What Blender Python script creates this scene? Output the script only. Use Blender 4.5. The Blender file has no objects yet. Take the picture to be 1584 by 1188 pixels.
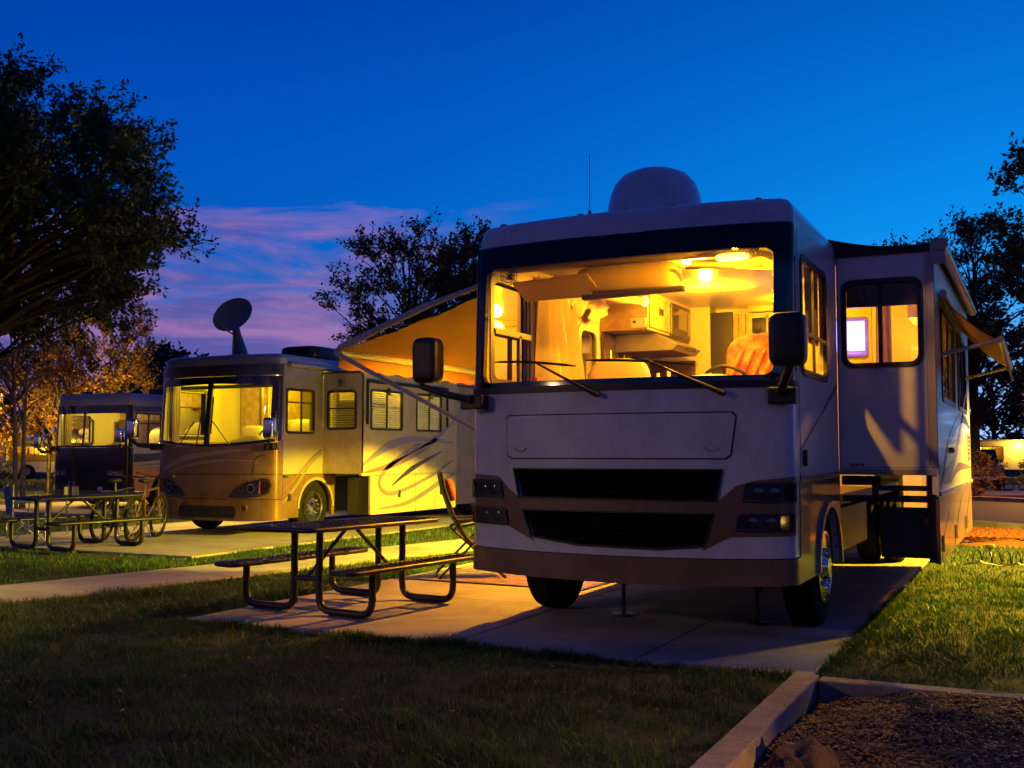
import bpy, bmesh, math, random
import numpy as np
from mathutils import Vector, Matrix, geometry, noise as mnoise
random.seed(7); RNG = np.random.default_rng(7)
S = bpy.context.scene
COL = S.collection
R = math.radians
# ------------------------------------------------------------------ camera
cam = bpy.data.cameras.new('camera'); camo = bpy.data.objects.new('camera', cam); COL.objects.link(camo)
cam.sensor_width = 36; cam.lens = 37.68; cam.clip_start = .1; cam.clip_end = 2000
camo.location = (0, 0, 1.4); camo.rotation_euler = (R(90+3.66), 0, R(26.1))
S.camera = camo
# ------------------------------------------------------------------ render / view
S.view_settings.view_transform = 'Standard'; S.view_settings.look = 'None'
S.view_settings.exposure = 0; S.view_settings.gamma = 1; S.view_settings.use_curve_mapping = False
S.cycles.use_denoising = True
S.cycles.max_bounces = 6; S.cycles.diffuse_bounces = 3; S.cycles.glossy_bounces = 3
S.cycles.transparent_max_bounces = 12; S.cycles.transmission_bounces = 4
S.cycles.caustics_reflective = False; S.cycles.caustics_refractive = False
S.cycles.sample_clamp_indirect = 4
S.cycles.blur_glossy = 1.0

# ------------------------------------------------------------------ node helpers
def nmath(nt, op, a, b=None, c=None, clamp=False):
    n = nt.nodes.new('ShaderNodeMath'); n.operation = op; n.use_clamp = clamp
    for i, v in enumerate((a, b, c)):
        if v is None: continue
        if hasattr(v, 'links'): nt.links.new(v, n.inputs[i])
        else: n.inputs[i].default_value = v
    return n.outputs[0]
def nmix(nt, f, a, b, bt='MIX'):
    n = nt.nodes.new('ShaderNodeMix'); n.data_type = 'RGBA'; n.blend_type = bt
    for s, v in ((n.inputs[0], f), (n.inputs[6], a), (n.inputs[7], b)):
        if hasattr(v, 'links'): nt.links.new(v, s)
        elif isinstance(v, (int, float)): s.default_value = v
        else: s.default_value = (*v, 1)
    return n.outputs[2]
def nramp(nt, f, stops, interp='LINEAR'):
    n = nt.nodes.new('ShaderNodeValToRGB'); n.color_ramp.interpolation = interp
    e = n.color_ramp.elements
    while len(e) < len(stops): e.new(.5)
    for i, (p, c) in enumerate(stops):
        e[i].position = p; e[i].color = (*c, 1) if not isinstance(c, (int, float)) else (c, c, c, 1)
    nt.links.new(f, n.inputs[0]); return n.outputs[0]
def nnoise(nt, vec, scale, detail=4, rough=.55, dist=0):
    n = nt.nodes.new('ShaderNodeTexNoise'); n.inputs['Scale'].default_value = scale
    n.inputs['Detail'].default_value = detail; n.inputs['Roughness'].default_value = rough
    n.inputs['Distortion'].default_value = dist
    if vec is not None: nt.links.new(vec, n.inputs['Vector'])
    return n.outputs[0]

# ------------------------------------------------------------------ world : dusk sky
W = bpy.data.worlds.new('World'); S.world = W; W.use_nodes = True
nt = W.node_tree; nt.nodes.clear()
tc = nt.nodes.new('ShaderNodeTexCoord'); sep = nt.nodes.new('ShaderNodeSeparateXYZ')
nt.links.new(tc.outputs['Generated'], sep.inputs[0]); X, Y, Z = sep.outputs
zc = nmath(nt, 'MAXIMUM', Z, 0.0)
base = nramp(nt, zc, [(0, (.17, .10, .36)), (.06, (.12, .10, .38)), (.12, (.03, .12, .46)), (.19, (0, .10, .52)), (.28, (0, .078, .50)),
                      (.40, (0, .050, .40)), (.65, (.010, .038, .30)), (1, (.014, .032, .24))])
nish = nt.nodes.new('ShaderNodeTexSky'); nish.sky_type = 'NISHITA'; nish.sun_disc = False
nish.sun_elevation = R(-2.0); nish.sun_rotation = R(8); nish.ozone_density = 3
base = nmix(nt, .008, base, nish.outputs[0], 'ADD')
GA = R(6)                                           # the sun went down just right of +Y
hl = nmath(nt, 'SQRT', nmath(nt, 'ADD', nmath(nt, 'ADD', nmath(nt, 'MULTIPLY', X, X), nmath(nt, 'MULTIPLY', Y, Y)), 1e-5))
gd = nmath(nt, 'DIVIDE', nmath(nt, 'ADD', nmath(nt, 'MULTIPLY', X, math.sin(GA)), nmath(nt, 'MULTIPLY', Y, math.cos(GA))), hl)
g1 = nmath(nt, 'POWER', nmath(nt, 'MAXIMUM', gd, 0.0), 7.0)
low = nmath(nt, 'POWER', nmath(nt, 'SUBTRACT', 1.0, zc), 4.0)
glow = nmath(nt, 'MULTIPLY', g1, low)
c1 = nmix(nt, glow, base, (.0, .46, .90), 'ADD')
low2 = nmath(nt, 'POWER', nmath(nt, 'SUBTRACT', 1.0, zc), 22.0)
c1 = nmix(nt, nmath(nt, 'MULTIPLY', g1, low2), c1, (.36, .22, .22), 'ADD')
# clouds : long pink banks low in the sky
cv = nt.nodes.new('ShaderNodeCombineXYZ')
den = nmath(nt, 'ADD', zc, .16)
nt.links.new(nmath(nt, 'DIVIDE', X, den), cv.inputs[0]); nt.links.new(nmath(nt, 'DIVIDE', Y, den), cv.inputs[1]); nt.links.new(nmath(nt, 'MULTIPLY', Z, 11.0), cv.inputs[2])
n1 = nnoise(nt, cv.outputs[0], 1.9, 10, .56, .5)
bias = nramp(nt, zc, [(0, .42), (.05, .66), (.11, .67), (.16, .63), (.195, .54), (.225, .36), (.27, .1)])
n1m = nramp(nt, nmath(nt, 'ADD', n1, nmath(nt, 'SUBTRACT', bias, .5)), [(.44, 0), (.62, 1)])
side = nmath(nt, 'SUBTRACT', 1.0, nramp(nt, gd, [(.74, 0), (.87, 1)]))
cm = nmath(nt, 'MULTIPLY', n1m, side)
n2 = nnoise(nt, cv.outputs[0], 2.2, 8, .6, .4)
ccol = nmix(nt, nramp(nt, n2, [(.42, 0), (.60, 1)]), (.12, .095, .36), (.40, .18, .42))
c2 = nmix(nt, nmath(nt, 'MULTIPLY', cm, .82), c1, ccol)
# away from the sunset the sky is darker
back = nramp(nt, nmath(nt, 'MULTIPLY_ADD', gd, .5, .5), [(0, .52), (.55, .6), (.80, 1)])
c3 = nmix(nt, 1.0, c2, back, 'MULTIPLY')
dn = nmath(nt, 'GREATER_THAN', Z, -.002)
c4 = nmix(nt, dn, (.01, .01, .012), c3)
bg = nt.nodes.new('ShaderNodeBackground'); nt.links.new(c4, bg.inputs[0]); bg.inputs[1].default_value = 1.0
out = nt.nodes.new('ShaderNodeOutputWorld'); nt.links.new(bg.outputs[0], out.inputs[0])

# ------------------------------------------------------------------ materials
MATS = {}
def mat(name, col, rough=.5, metal=0, var=.12, scale=4, bump=0, bscale=40, coat=0, spec=.5, trans=0, col2=None, detail=5):
    if name in MATS: return MATS[name]
    m = bpy.data.materials.new(name); m.use_nodes = True; nt = m.node_tree
    b = nt.nodes['Principled BSDF']; tc = nt.nodes.new('ShaderNodeTexCoord'); v = tc.outputs['Object']
    n = nnoise(nt, v, scale, detail, .6)
    f = nramp(nt, n, [(.3, 0), (.7, 1)])
    lo = tuple(c*(1-var) for c in col); hi = tuple(min(1, c*(1+var)) for c in col)
    if col2: lo, hi = col, col2
    nt.links.new(nmix(nt, f, lo, hi), b.inputs['Base Color'])
    nt.links.new(nmath(nt, 'MULTIPLY_ADD', n, .12, rough-.06, clamp=True), b.inputs['Roughness'])
    b.inputs['Metallic'].default_value = metal; b.inputs['Coat Weight'].default_value = coat
    b.inputs['Specular IOR Level'].default_value = spec
    b.inputs['Coat Roughness'].default_value = .06
    if bump:
        bn = nt.nodes.new('ShaderNodeBump'); bn.inputs['Strength'].default_value = bump; bn.inputs['Distance'].default_value = .02
        nt.links.new(nnoise(nt, v, bscale, 4, .6), bn.inputs['Height']); nt.links.new(bn.outputs[0], b.inputs['Normal'])
    MATS[name] = m; return m
def emit(name, col, strength):
    if name in MATS: return MATS[name]
    m = bpy.data.materials.new(name); m.use_nodes = True; nt = m.node_tree
    b = nt.nodes['Principled BSDF']; b.inputs['Base Color'].default_value = (*[c*.5 for c in col], 1)
    b.inputs['Emission Color'].default_value = (*col, 1); b.inputs['Emission Strength'].default_value = strength
    MATS[name] = m; return m
def glass(name, tint=(1, 1, 1), refl=1.0, rough=.02, band=None, dust=0):
    if name in MATS: return MATS[name]
    m = bpy.data.materials.new(name); m.use_nodes = True; nt = m.node_tree; nt.nodes.clear()
    tr = nt.nodes.new('ShaderNodeBsdfTransparent'); gl = nt.nodes.new('ShaderNodeBsdfGlossy'); gl.inputs['Roughness'].default_value = rough
    mx = nt.nodes.new('ShaderNodeMixShader'); fr = nt.nodes.new('ShaderNodeFresnel'); fr.inputs[0].default_value = 1.5
    tr.inputs[0].default_value = (*tint, 1)
    if band:                                        # tinted shade band along the top of the pane: (z0, z1)
        tc = nt.nodes.new('ShaderNodeTexCoord'); sp = nt.nodes.new('ShaderNodeSeparateXYZ'); nt.links.new(tc.outputs['Object'], sp.inputs[0])
        t = nt.nodes.new('ShaderNodeMapRange'); t.interpolation_type = 'SMOOTHSTEP'
        nt.links.new(sp.outputs[2], t.inputs[0]); t.inputs[1].default_value = band[0]; t.inputs[2].default_value = band[1]
        nt.links.new(nmix(nt, t.outputs[0], tint, (.02, .015, .012)), tr.inputs[0])
    nt.links.new(nmath(nt, 'MULTIPLY', fr.outputs[0], refl), mx.inputs[0]); nt.links.new(tr.outputs[0], mx.inputs[1]); nt.links.new(gl.outputs[0], mx.inputs[2])
    last = mx.outputs[0]
    if dust:
        tc2 = nt.nodes.new('ShaderNodeTexCoord')
        d = nt.nodes.new('ShaderNodeBsdfDiffuse'); d.inputs[0].default_value = (.6, .55, .5, 1)
        m2 = nt.nodes.new('ShaderNodeMixShader')
        sp_ = nramp(nt, nnoise(nt, tc2.outputs['Object'], 190, 2, .5), [(.66, 0), (.74, 1)])
        pt = nramp(nt, nnoise(nt, tc2.outputs['Object'], 2.2, 3, .5), [(.45, .1), (.65, 1)])
        nt.links.new(nmath(nt, 'MULTIPLY', nmath(nt, 'MULTIPLY', sp_, pt), dust), m2.inputs[0])
        nt.links.new(last, m2.inputs[1]); nt.links.new(d.outputs[0], m2.inputs[2]); last = m2.outputs[0]
    o = nt.nodes.new('ShaderNodeOutputMaterial'); nt.links.new(last, o.inputs[0]); MATS[name] = m; return m

M_white = mat('coach_white', (.66, .64, .62), .30, coat=.5, var=.05, scale=1.5, bump=.03, bscale=6)
def grime(m, amt=.3):
    nt = m.node_tree; b = nt.nodes['Principled BSDF']; src = b.inputs['Base Color'].links[0].from_socket
    g = nt.nodes.new('ShaderNodeTexCoord'); mp = nt.nodes.new('ShaderNodeMapping'); mp.inputs['Scale'].default_value = (22, 22, 1.1); nt.links.new(g.outputs['Object'], mp.inputs[0])
    st = nramp(nt, nnoise(nt, mp.outputs[0], 1, 5, .6), [(.36, 1-amt*.25), (.56, 1)])
    bl = nramp(nt, nnoise(nt, g.outputs['Object'], 2.3, 8, .68), [(.34, 1-amt), (.52, 1)])
    sp = nramp(nt, nnoise(nt, g.outputs['Object'], 75, 2, .5), [(.27, 1-amt*1.2), (.33, 1)])
    c = nmix(nt, 1.0, src, st, 'MULTIPLY'); c = nmix(nt, 1.0, c, bl, 'MULTIPLY'); c = nmix(nt, 1.0, c, sp, 'MULTIPLY'); nt.links.new(c, b.inputs['Base Color'])
    nt.links.new(nmath(nt, 'MULTIPLY_ADD', bl, -.35, b.inputs['Roughness'].default_value+.45, clamp=True), b.inputs['Roughness']) if False else None
grime(M_white, .2)
M_tan = mat('coach_tan', (.20, .115, .06), .32, coat=.4, var=.1, scale=2)
M_goldp = mat('coach_champagne', (.25, .155, .07), .17, metal=.4, coat=.6, var=.08, scale=2)
M_pearl = mat('coach_pearl', (.46, .40, .24), .42, coat=.05, var=.06, scale=2, spec=.3)
grime(M_tan, .35); grime(M_goldp, .3); grime(M_pearl, .25)
M_grey = mat('coach_grey', (.17, .155, .16), .32, coat=.4, var=.1)
M_dkgrey = mat('coach_dark', (.035, .033, .036), .3, coat=.5, var=.2)
M_silver = mat('coach_silver', (.31, .28, .26), .3, metal=.2, coat=.4, var=.06)
M_black = mat('black_trim', (.009, .009, .010), .45, var=.3)
M_frit = mat('black_frit', (.006, .006, .008), .12, coat=.8, var=.1)
M_rubber = mat('tyre_rubber', (.008, .008, .008), .85, spec=.12, bump=.3, bscale=90)
M_chrome = mat('chrome', (.75, .75, .77), .12, metal=1, var=.03)
M_alu = mat('brushed_aluminium', (.5, .5, .52), .33, metal=.9, var=.08)
M_cream = mat('cream_wall', (.66, .53, .20), .55, var=.08, scale=3)
M_ceil = mat('cream_ceiling', (.70, .60, .30), .7, var=.05)
M_wood = mat('maple_cabinet', (.34, .19, .05), .38, var=.18, scale=7, col2=(.60, .42, .14), bump=.05)
M_dkwood = mat('dark_cabinet', (.12, .07, .03), .4, var=.2)
M_curt = mat('cream_curtain', (.70, .56, .22), .8, bump=.15, bscale=120)
M_seat = mat('tan_upholstery', (.55, .43, .24), .7, bump=.1, bscale=80)
M_red = mat('red_throw', (.42, .02, .01), .8, col2=(.72, .34, .14), scale=7, detail=3, bump=.5, bscale=8)
M_dash = mat('tan_dashboard', (.34, .23, .11), .55, var=.1)
M_iron = mat('interior_dark', (.03, .025, .02), .4)
M_awn = mat('awning_orange', (.36, .145, .04), .8, var=.1, scale=3, bump=.08, bscale=60)
M_armw = mat('awning_arm', (.45, .43, .43), .4, metal=.2)
M_conc = mat('concrete', (.25, .24, .25), .8, col2=(.34, .325, .325), scale=2.2, detail=9, bump=.12, bscale=70)
def stain(m, sc=.55, crack=1.2):
    nt = m.node_tree; b = nt.nodes['Principled BSDF']; src = b.inputs['Base Color'].links[0].from_socket
    g = nt.nodes.new('ShaderNodeNewGeometry'); p = g.outputs['Position']
    st = nramp(nt, nnoise(nt, p, sc, 6, .62, .4), [(.36, .62), (.52, 1.0), (.7, 1.08)])
    sp = nramp(nt, nnoise(nt, p, 60, 2, .5), [(.3, .82), (.6, 1.05)])
    dr = nramp(nt, nnoise(nt, p, 3.1, 7, .7), [(.30, .66), (.42, 1.0)])
    v = nt.nodes.new('ShaderNodeTexVoronoi'); v.feature = 'DISTANCE_TO_EDGE'; v.inputs['Scale'].default_value = crack
    w = nt.nodes.new('ShaderNodeVectorMath'); w.operation = 'ADD'; nt.links.new(p, w.inputs[0])
    nn = nt.nodes.new('ShaderNodeTexNoise'); nn.inputs['Scale'].default_value = 3; nn.inputs['Detail'].default_value = 5; nt.links.new(p, nn.inputs['Vector']); nt.links.new(nn.outputs['Color'], w.inputs[1]); nt.links.new(w.outputs[0], v.inputs['Vector'])
    ck = nramp(nt, v.outputs['Distance'], [(.0, .35), (.006, 1)])
    mk = nramp(nt, nnoise(nt, p, .5, 2), [(.52, 1), (.60, 0)]); ck = nmath(nt, 'MAXIMUM', ck, mk)
    c = nmix(nt, 1.0, src, st, 'MULTIPLY'); c = nmix(nt, 1.0, c, sp, 'MULTIPLY'); c = nmix(nt, 1.0, c, dr, 'MULTIPLY'); c = nmix(nt, 1.0, c, ck, 'MULTIPLY')
    nt.links.new(c, b.inputs['Base Color']); return m
stain(M_conc)
M_curbm = mat('kerb_concrete', (.19, .17, .16), .85, col2=(.27, .25, .23), scale=6, detail=9, bump=.35, bscale=45)
stain(M_curbm, 2.0, 2.5)
M_asph = mat('asphalt', (.045, .043, .042), .85, var=.25, scale=8, bump=.4, bscale=140)
M_soil = mat('lawn_soil', (.008, .016, .004), .95, col2=(.020, .032, .008), scale=1.6, detail=8, bump=.8, bscale=30)
M_field = mat('far_grass', (.035, .05, .015), .95, var=.4, scale=.6, detail=8, bump=.5, bscale=20)
M_bed = mat('bark_bed', (.035, .024, .016), .95, var=.5, scale=14, detail=9, bump=1, bscale=50)
M_mulch = mat('red_mulch', (.20, .055, .022), .95, var=.45, scale=30, detail=6, bump=1, bscale=60)
M_metalbk = mat('black_coated_steel', (.010, .009, .009), .42, coat=.05, var=.2, bump=.04, bscale=200)
M_bark = mat('tree_bark', (.028, .02, .014), .9, var=.4, scale=6, bump=.8, bscale=25)
M_palebark = mat('pale_bark', (.10, .08, .06), .85, var=.35, scale=5, bump=.5, bscale=25)
M_lens = mat('lamp_lens', (.10, .10, .11), .08, metal=.5, coat=1, var=.4, scale=14)
M_amber = mat('amber_lens', (.55, .16, .02), .2, coat=.6, var=.1)
M_blinds = mat('white_blinds', (.72, .66, .42), .6)
G_wind = glass('windshield_glass', (1, .98, .93), .75, .015, band=(2.70, 2.89), dust=.32)
G_wind2 = glass('windshield_plain', (.97, .98, .9), .8, .02, dust=.15)
G_side = glass('side_glass', (.80, .80, .76), .9, .02)
G_dark = glass('dark_glass', (.22, .21, .2), 1.0, .02)
def leafmat(name, a, b, c=None):
    m = bpy.data.materials.new(name); m.use_nodes = True; nt = m.node_tree; nt.nodes.clear()
    g = nt.nodes.new('ShaderNodeNewGeometry')
    col = nramp(nt, g.outputs['Random Per Island'], [(0, a), (.7, b), (1, c or b)])
    tcn = nt.nodes.new('ShaderNodeTexCoord')
    v = nramp(nt, nnoise(nt, tcn.outputs['Object'], 1.3, 3), [(.35, .6), (.65, 1.25)])
    col = nmix(nt, 1.0, col, v, 'MULTIPLY')
    d = nt.nodes.new('ShaderNodeBsdfPrincipled'); nt.links.new(col, d.inputs['Base Color']); d.inputs['Roughness'].default_value = .55
    t = nt.nodes.new('ShaderNodeBsdfTranslucent'); nt.links.new(col, t.inputs[0])
    mx = nt.nodes.new('ShaderNodeMixShader'); mx.inputs[0].default_value = .25
    nt.links.new(d.outputs[0], mx.inputs[1]); nt.links.new(t.outputs[0], mx.inputs[2])
    o = nt.nodes.new('ShaderNodeOutputMaterial'); nt.links.new(mx.outputs[0], o.inputs[0]); return m
L_green = leafmat('leaf_dark_green', (.025, .045, .012), (.05, .075, .02), (.09, .09, .02))
L_mid = leafmat('leaf_green', (.03, .04, .015), (.06, .06, .02), (.12, .05, .02))
L_aut = leafmat('leaf_autumn', (.16, .10, .012), (.34, .18, .02), (.10, .11, .02))
L_dark = leafmat('leaf_evergreen', (.012, .022, .008), (.025, .04, .012))
L_grass = leafmat('grass_blades', (.015, .062, .006), (.034, .115, .010), (.06, .10, .014))
L_gold = leafmat('grass_blades_lit', (.05, .07, .015), (.09, .11, .02), (.15, .14, .05))

# ------------------------------------------------------------------ object helpers
def tag(o, label=None, cat=None, group=None, kind=None):
    if label: o['label'] = label
    if cat: o['category'] = cat
    if group: o['group'] = group
    if kind: o['kind'] = kind
    return o
def thing(name, label, cat, loc=(0, 0, 0), rz=0, group=None):
    o = bpy.data.objects.new(name, None); COL.objects.link(o); o.empty_display_size = .2
    o.location = loc; o.rotation_euler = (0, 0, rz); return tag(o, label, cat, group)
def copy_tree(o, parent=None):
    c = o.copy(); COL.objects.link(c)
    if parent: c.parent = parent
    for ch in list(o.children): copy_tree(ch, c)
    return c
def rr(u0, v0, u1, v1, r=.05, n=4):
    p = []
    for cx, cy, a0 in ((u1-r, v0+r, -90), (u1-r, v1-r, 0), (u0+r, v1-r, 90), (u0+r, v0+r, 180)):
        for i in range(n+1):
            a = R(a0+90*i/n); p.append((cx+r*math.cos(a), cy+r*math.sin(a)))
    return p
class MB:
    def __init__(s): s.v = []; s.f = []; s.m = []
    def add(s, vs, fs, mi=0):
        b = len(s.v); s.v += [tuple(v) for v in vs]; s.f += [tuple(b+i for i in f) for f in fs]; s.m += [mi]*len(fs); return s
    def box(s, x0, y0, z0, x1, y1, z1, mi=0):
        vs = [(x, y, z) for x in (x0, x1) for y in (y0, y1) for z in (z0, z1)]
        return s.add(vs, [(0, 1, 3, 2), (4, 6, 7, 5), (0, 4, 5, 1), (2, 3, 7, 6), (0, 2, 6, 4), (1, 5, 7, 3)], mi)
    def obox(s, c, size, rot=(0, 0, 0), mi=0):
        M = Matrix.Translation(c) @ (Matrix.Rotation(rot[2], 4, 'Z') @ Matrix.Rotation(rot[1], 4, 'Y') @ Matrix.Rotation(rot[0], 4, 'X'))
        vs = [M @ Vector((x*size[0]/2, y*size[1]/2, z*size[2]/2)) for x in (-1, 1) for y in (-1, 1) for z in (-1, 1)]
        return s.add(vs, [(0, 1, 3, 2), (4, 6, 7, 5), (0, 4, 5, 1), (2, 3, 7, 6), (0, 2, 6, 4), (1, 5, 7, 3)], mi)
    def tube(s, pts, r, seg=8, closed=False, mi=0, caps=True):
        pts = [Vector(p) for p in pts]; n = len(pts); rs = r if isinstance(r, (list, tuple)) else [r]*n
        up = None; vs = []
        for i in range(n):
            if closed: t = pts[(i+1) % n]-pts[i-1]
            else: t = pts[min(i+1, n-1)]-pts[max(i-1, 0)]
            t = t.normalized() if t.length > 1e-9 else Vector((0, 0, 1))
            if up is None: up = Vector((0, 0, 1)) if abs(t.z) < .9 else Vector((1, 0, 0))
            a = t.cross(up)
            if a.length < 1e-4: a = t.orthogonal()
            a.normalize(); b = a.cross(t).normalized(); up = b
            for k in range(seg):
                an = 2*math.pi*k/seg; vs.append(pts[i]+(a*math.cos(an)+b*math.sin(an))*rs[i])
        fs = []
        for i in range(n if closed else n-1):
            j = (i+1) % n
            for k in range(seg):
                l = (k+1) % seg; fs.append((i*seg+k, i*seg+l, j*seg+l, j*seg+k))
        if caps and not closed: fs += [tuple(range(seg))[::-1], tuple((n-1)*seg+k for k in range(seg))]
        return s.add(vs, fs, mi)
    def lathe(s, prof, c=(0, 0, 0), axis='Z', seg=24, mi=0, closed=False):
        vs = []; n = len(prof)
        for r, h in prof:
            for k in range(seg):
                a = 2*math.pi*k/seg; x, y = r*math.cos(a), r*math.sin(a)
                p = {'Z': (x, y, h), 'X': (h, x, y), 'Y': (x, h, y)}[axis]; vs.append((p[0]+c[0], p[1]+c[1], p[2]+c[2]))
        fs = []
        for i in range(n if closed else n-1):
            j = (i+1) % n
            for k in range(seg):
                l = (k+1) % seg; fs.append((i*seg+k, i*seg+l, j*seg+l, j*seg+k))
        if not closed:
            if prof[0][0] > 1e-6: fs.append(tuple(range(seg))[::-1])
            if prof[-1][0] > 1e-6: fs.append(tuple((n-1)*seg+k for k in range(seg)))
        return s.add(vs, fs, mi)
    def blob(s, c, r, e=1.0, nu=20, nv=12, rot=(0, 0, 0), nz=0, mi=0, seed=0):
        M = Matrix.Rotation(rot[2], 3, 'Z') @ Matrix.Rotation(rot[1], 3, 'Y') @ Matrix.Rotation(rot[0], 3, 'X')
        sg = lambda t: math.copysign(abs(t)**e, t); vs = []; fs = []
        for j in range(nv+1):
            ph = -math.pi/2+math.pi*j/nv
            for i in range(nu):
                th = 2*math.pi*i/nu
                p = Vector((sg(math.cos(ph))*sg(math.cos(th)), sg(math.cos(ph))*sg(math.sin(th)), sg(math.sin(ph))))
                if nz: p *= 1+nz*mnoise.noise(p*2.2+Vector((seed, 0, 0)))
                p = Vector((p.x*r[0], p.y*r[1], p.z*r[2])); vs.append(M @ p+Vector(c))
        for j in range(nv):
            for i in range(nu): fs.append((j*nu+i, j*nu+(i+1) % nu, (j+1)*nu+(i+1) % nu, (j+1)*nu+i))
        return s.add(vs, fs, mi)
    def plate(s, outer, holes=(), fn=None, th=.02, cu=(), cv=(), mi=0, mb=None, ms=None):
        """flat polygon with holes, cut at cu / cv, mapped by fn(u,v,w): front at w=0, back at w=-th"""
        fn = fn or (lambda u, v, w: (u, v, w)); mb = mi if mb is None else mb; ms = mb if ms is None else ms
        loops = [[Vector((a, b, 0)) for a, b in outer]]+[[Vector((a, b, 0)) for a, b in h] for h in holes]
        tris = geometry.tessellate_polygon(loops); flat = [p for l in loops for p in l]
        bm = bmesh.new(); bv = [bm.verts.new(p) for p in flat]
        for t in tris:
            try: bm.faces.new([bv[i] for i in t])
            except ValueError: pass
        bmesh.ops.remove_doubles(bm, verts=bm.verts, dist=1e-6)
        bmesh.ops.dissolve_degenerate(bm, edges=bm.edges, dist=1e-6)
        for k, cs in ((0, cu), (1, cv)):
            for c in cs:
                co = Vector((c, 0, 0)) if k == 0 else Vector((0, c, 0)); no = Vector((1, 0, 0)) if k == 0 else Vector((0, 1, 0))
                bmesh.ops.bisect_plane(bm, geom=bm.verts[:]+bm.edges[:]+bm.faces[:], plane_co=co, plane_no=no, dist=1e-6)
        bmesh.ops.recalc_face_normals(bm, faces=bm.faces)
        bm.verts.index_update(); vs = [v.co.copy() for v in bm.verts]; n = len(vs)
        up = Vector(fn(.1, 0, 0))-Vector(fn(0, 0, 0)); vp = Vector(fn(0, .1, 0))-Vector(fn(0, 0, 0)); wp = Vector(fn(0, 0, .1))-Vector(fn(0, 0, 0))
        flip = up.cross(vp).dot(wp) < 0
        fr = []
        for f in bm.faces:
            idx = [v.index for v in f.verts]
            if (f.normal.z < 0) != flip: idx.reverse()
            fr.append(tuple(idx))
        allv = [fn(p.x, p.y, 0) for p in vs]
        if th: allv += [fn(p.x, p.y, -th) for p in vs]
        s.add(allv, fr, mi)
        if th:
            b = len(s.v)-2*n
            s.f += [tuple(b+n+i for i in reversed(f)) for f in fr]; s.m += [mb]*len(fr)
            ecount = {}
            for f in fr:
                for i in range(len(f)):
                    a, c = f[i], f[(i+1) % len(f)]; ecount[(a, c)] = 1
            for (a, c) in ecount:
                if (c, a) not in ecount: s.f.append((b+a, b+n+a, b+n+c, b+c)); s.m.append(ms)
        bm.free(); return s
    def ribbon(s, pts, ws, fn, th=.004, n=24, mi=0):
        """swoosh : catmull curve through pts (u,v) with widths ws, mapped by fn"""
        P = [Vector((*p, 0)) for p in pts]; up = []; lo = []
        for i in range(n+1):
            t = i/n*(len(P)-1); k = min(int(t), len(P)-2); f = t-k
            p0, p1, p2, p3 = P[max(k-1, 0)], P[k], P[k+1], P[min(k+2, len(P)-1)]
            q = .5*((2*p1)+(p2-p0)*f+(2*p0-5*p1+4*p2-p3)*f*f+(3*p1-p0-3*p2+p3)*f**3)
            d = .5*((p2-p0)+2*(2*p0-5*p1+4*p2-p3)*f+3*(3*p1-p0-3*p2+p3)*f*f); d.normalize()
            w = ws[k]*(1-f)+ws[k+1]*f; nn = Vector((-d.y, d.x, 0))*w/2; up.append(q+nn); lo.append(q-nn)
        vs = [fn(p.x, p.y, 0) for p in up]+[fn(p.x, p.y, 0) for p in lo]+[fn(p.x, p.y, -th) for p in up]+[fn(p.x, p.y, -th) for p in lo]
        m = n+1; fs = []
        for i in range(n):
            fs += [(i, i+1, m+i+1, m+i), (i+1, i, 2*m+i, 2*m+i+1), (m+i, m+i+1, 3*m+i+1, 3*m+i)]
        return s.add(vs, fs, mi)
    def build(s, name, mats, parent=None, smooth=None, bevel=0, loc=None, label=None, kind=None, bseg=2):
        if name in ('lug_nut', 'hand_hole', 'underbody'): kind = 'stuff'
        me = bpy.data.meshes.new(name); mats = mats if isinstance(mats, (list, tuple)) else [mats]
        me.from_pydata(s.v, [], s.f)
        for m in mats: me.materials.append(m)
        me.polygons.foreach_set('material_index', s.m)
        if smooth is not None:
            me.polygons.foreach_set('use_smooth', [True]*len(s.f))
            me.update(); me.set_sharp_from_angle(angle=R(smooth))
        me.update()
        o = bpy.data.objects.new(name, me); COL.objects.link(o)
        if parent: o.parent = parent
        if loc: o.location = loc
        if bevel:
            b = o.modifiers.new('bevel', 'BEVEL'); b.width = bevel; b.segments = bseg; b.limit_method = 'ANGLE'; b.angle_limit = R(40)
        if label: o['label'] = label
        if kind: o['kind'] = kind
        return o
def light(name, kind, loc, energy, col, size=.1, parent=None, rot=None, spot=None, blend=.3):
    l = bpy.data.lights.new(name, kind); l.energy = energy; l.color = col
    if kind in ('POINT', 'SPOT'): l.shadow_soft_size = size
    if kind == 'AREA':
        l.shape = 'RECTANGLE'; l.size, l.size_y = size
    if kind == 'SPOT': l.spot_size = R(spot); l.spot_blend = blend
    o = bpy.data.objects.new(name, l); COL.objects.link(o); o.location = loc
    if rot: o.rotation_euler = rot
    if parent: o.parent = parent
    return o

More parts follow.
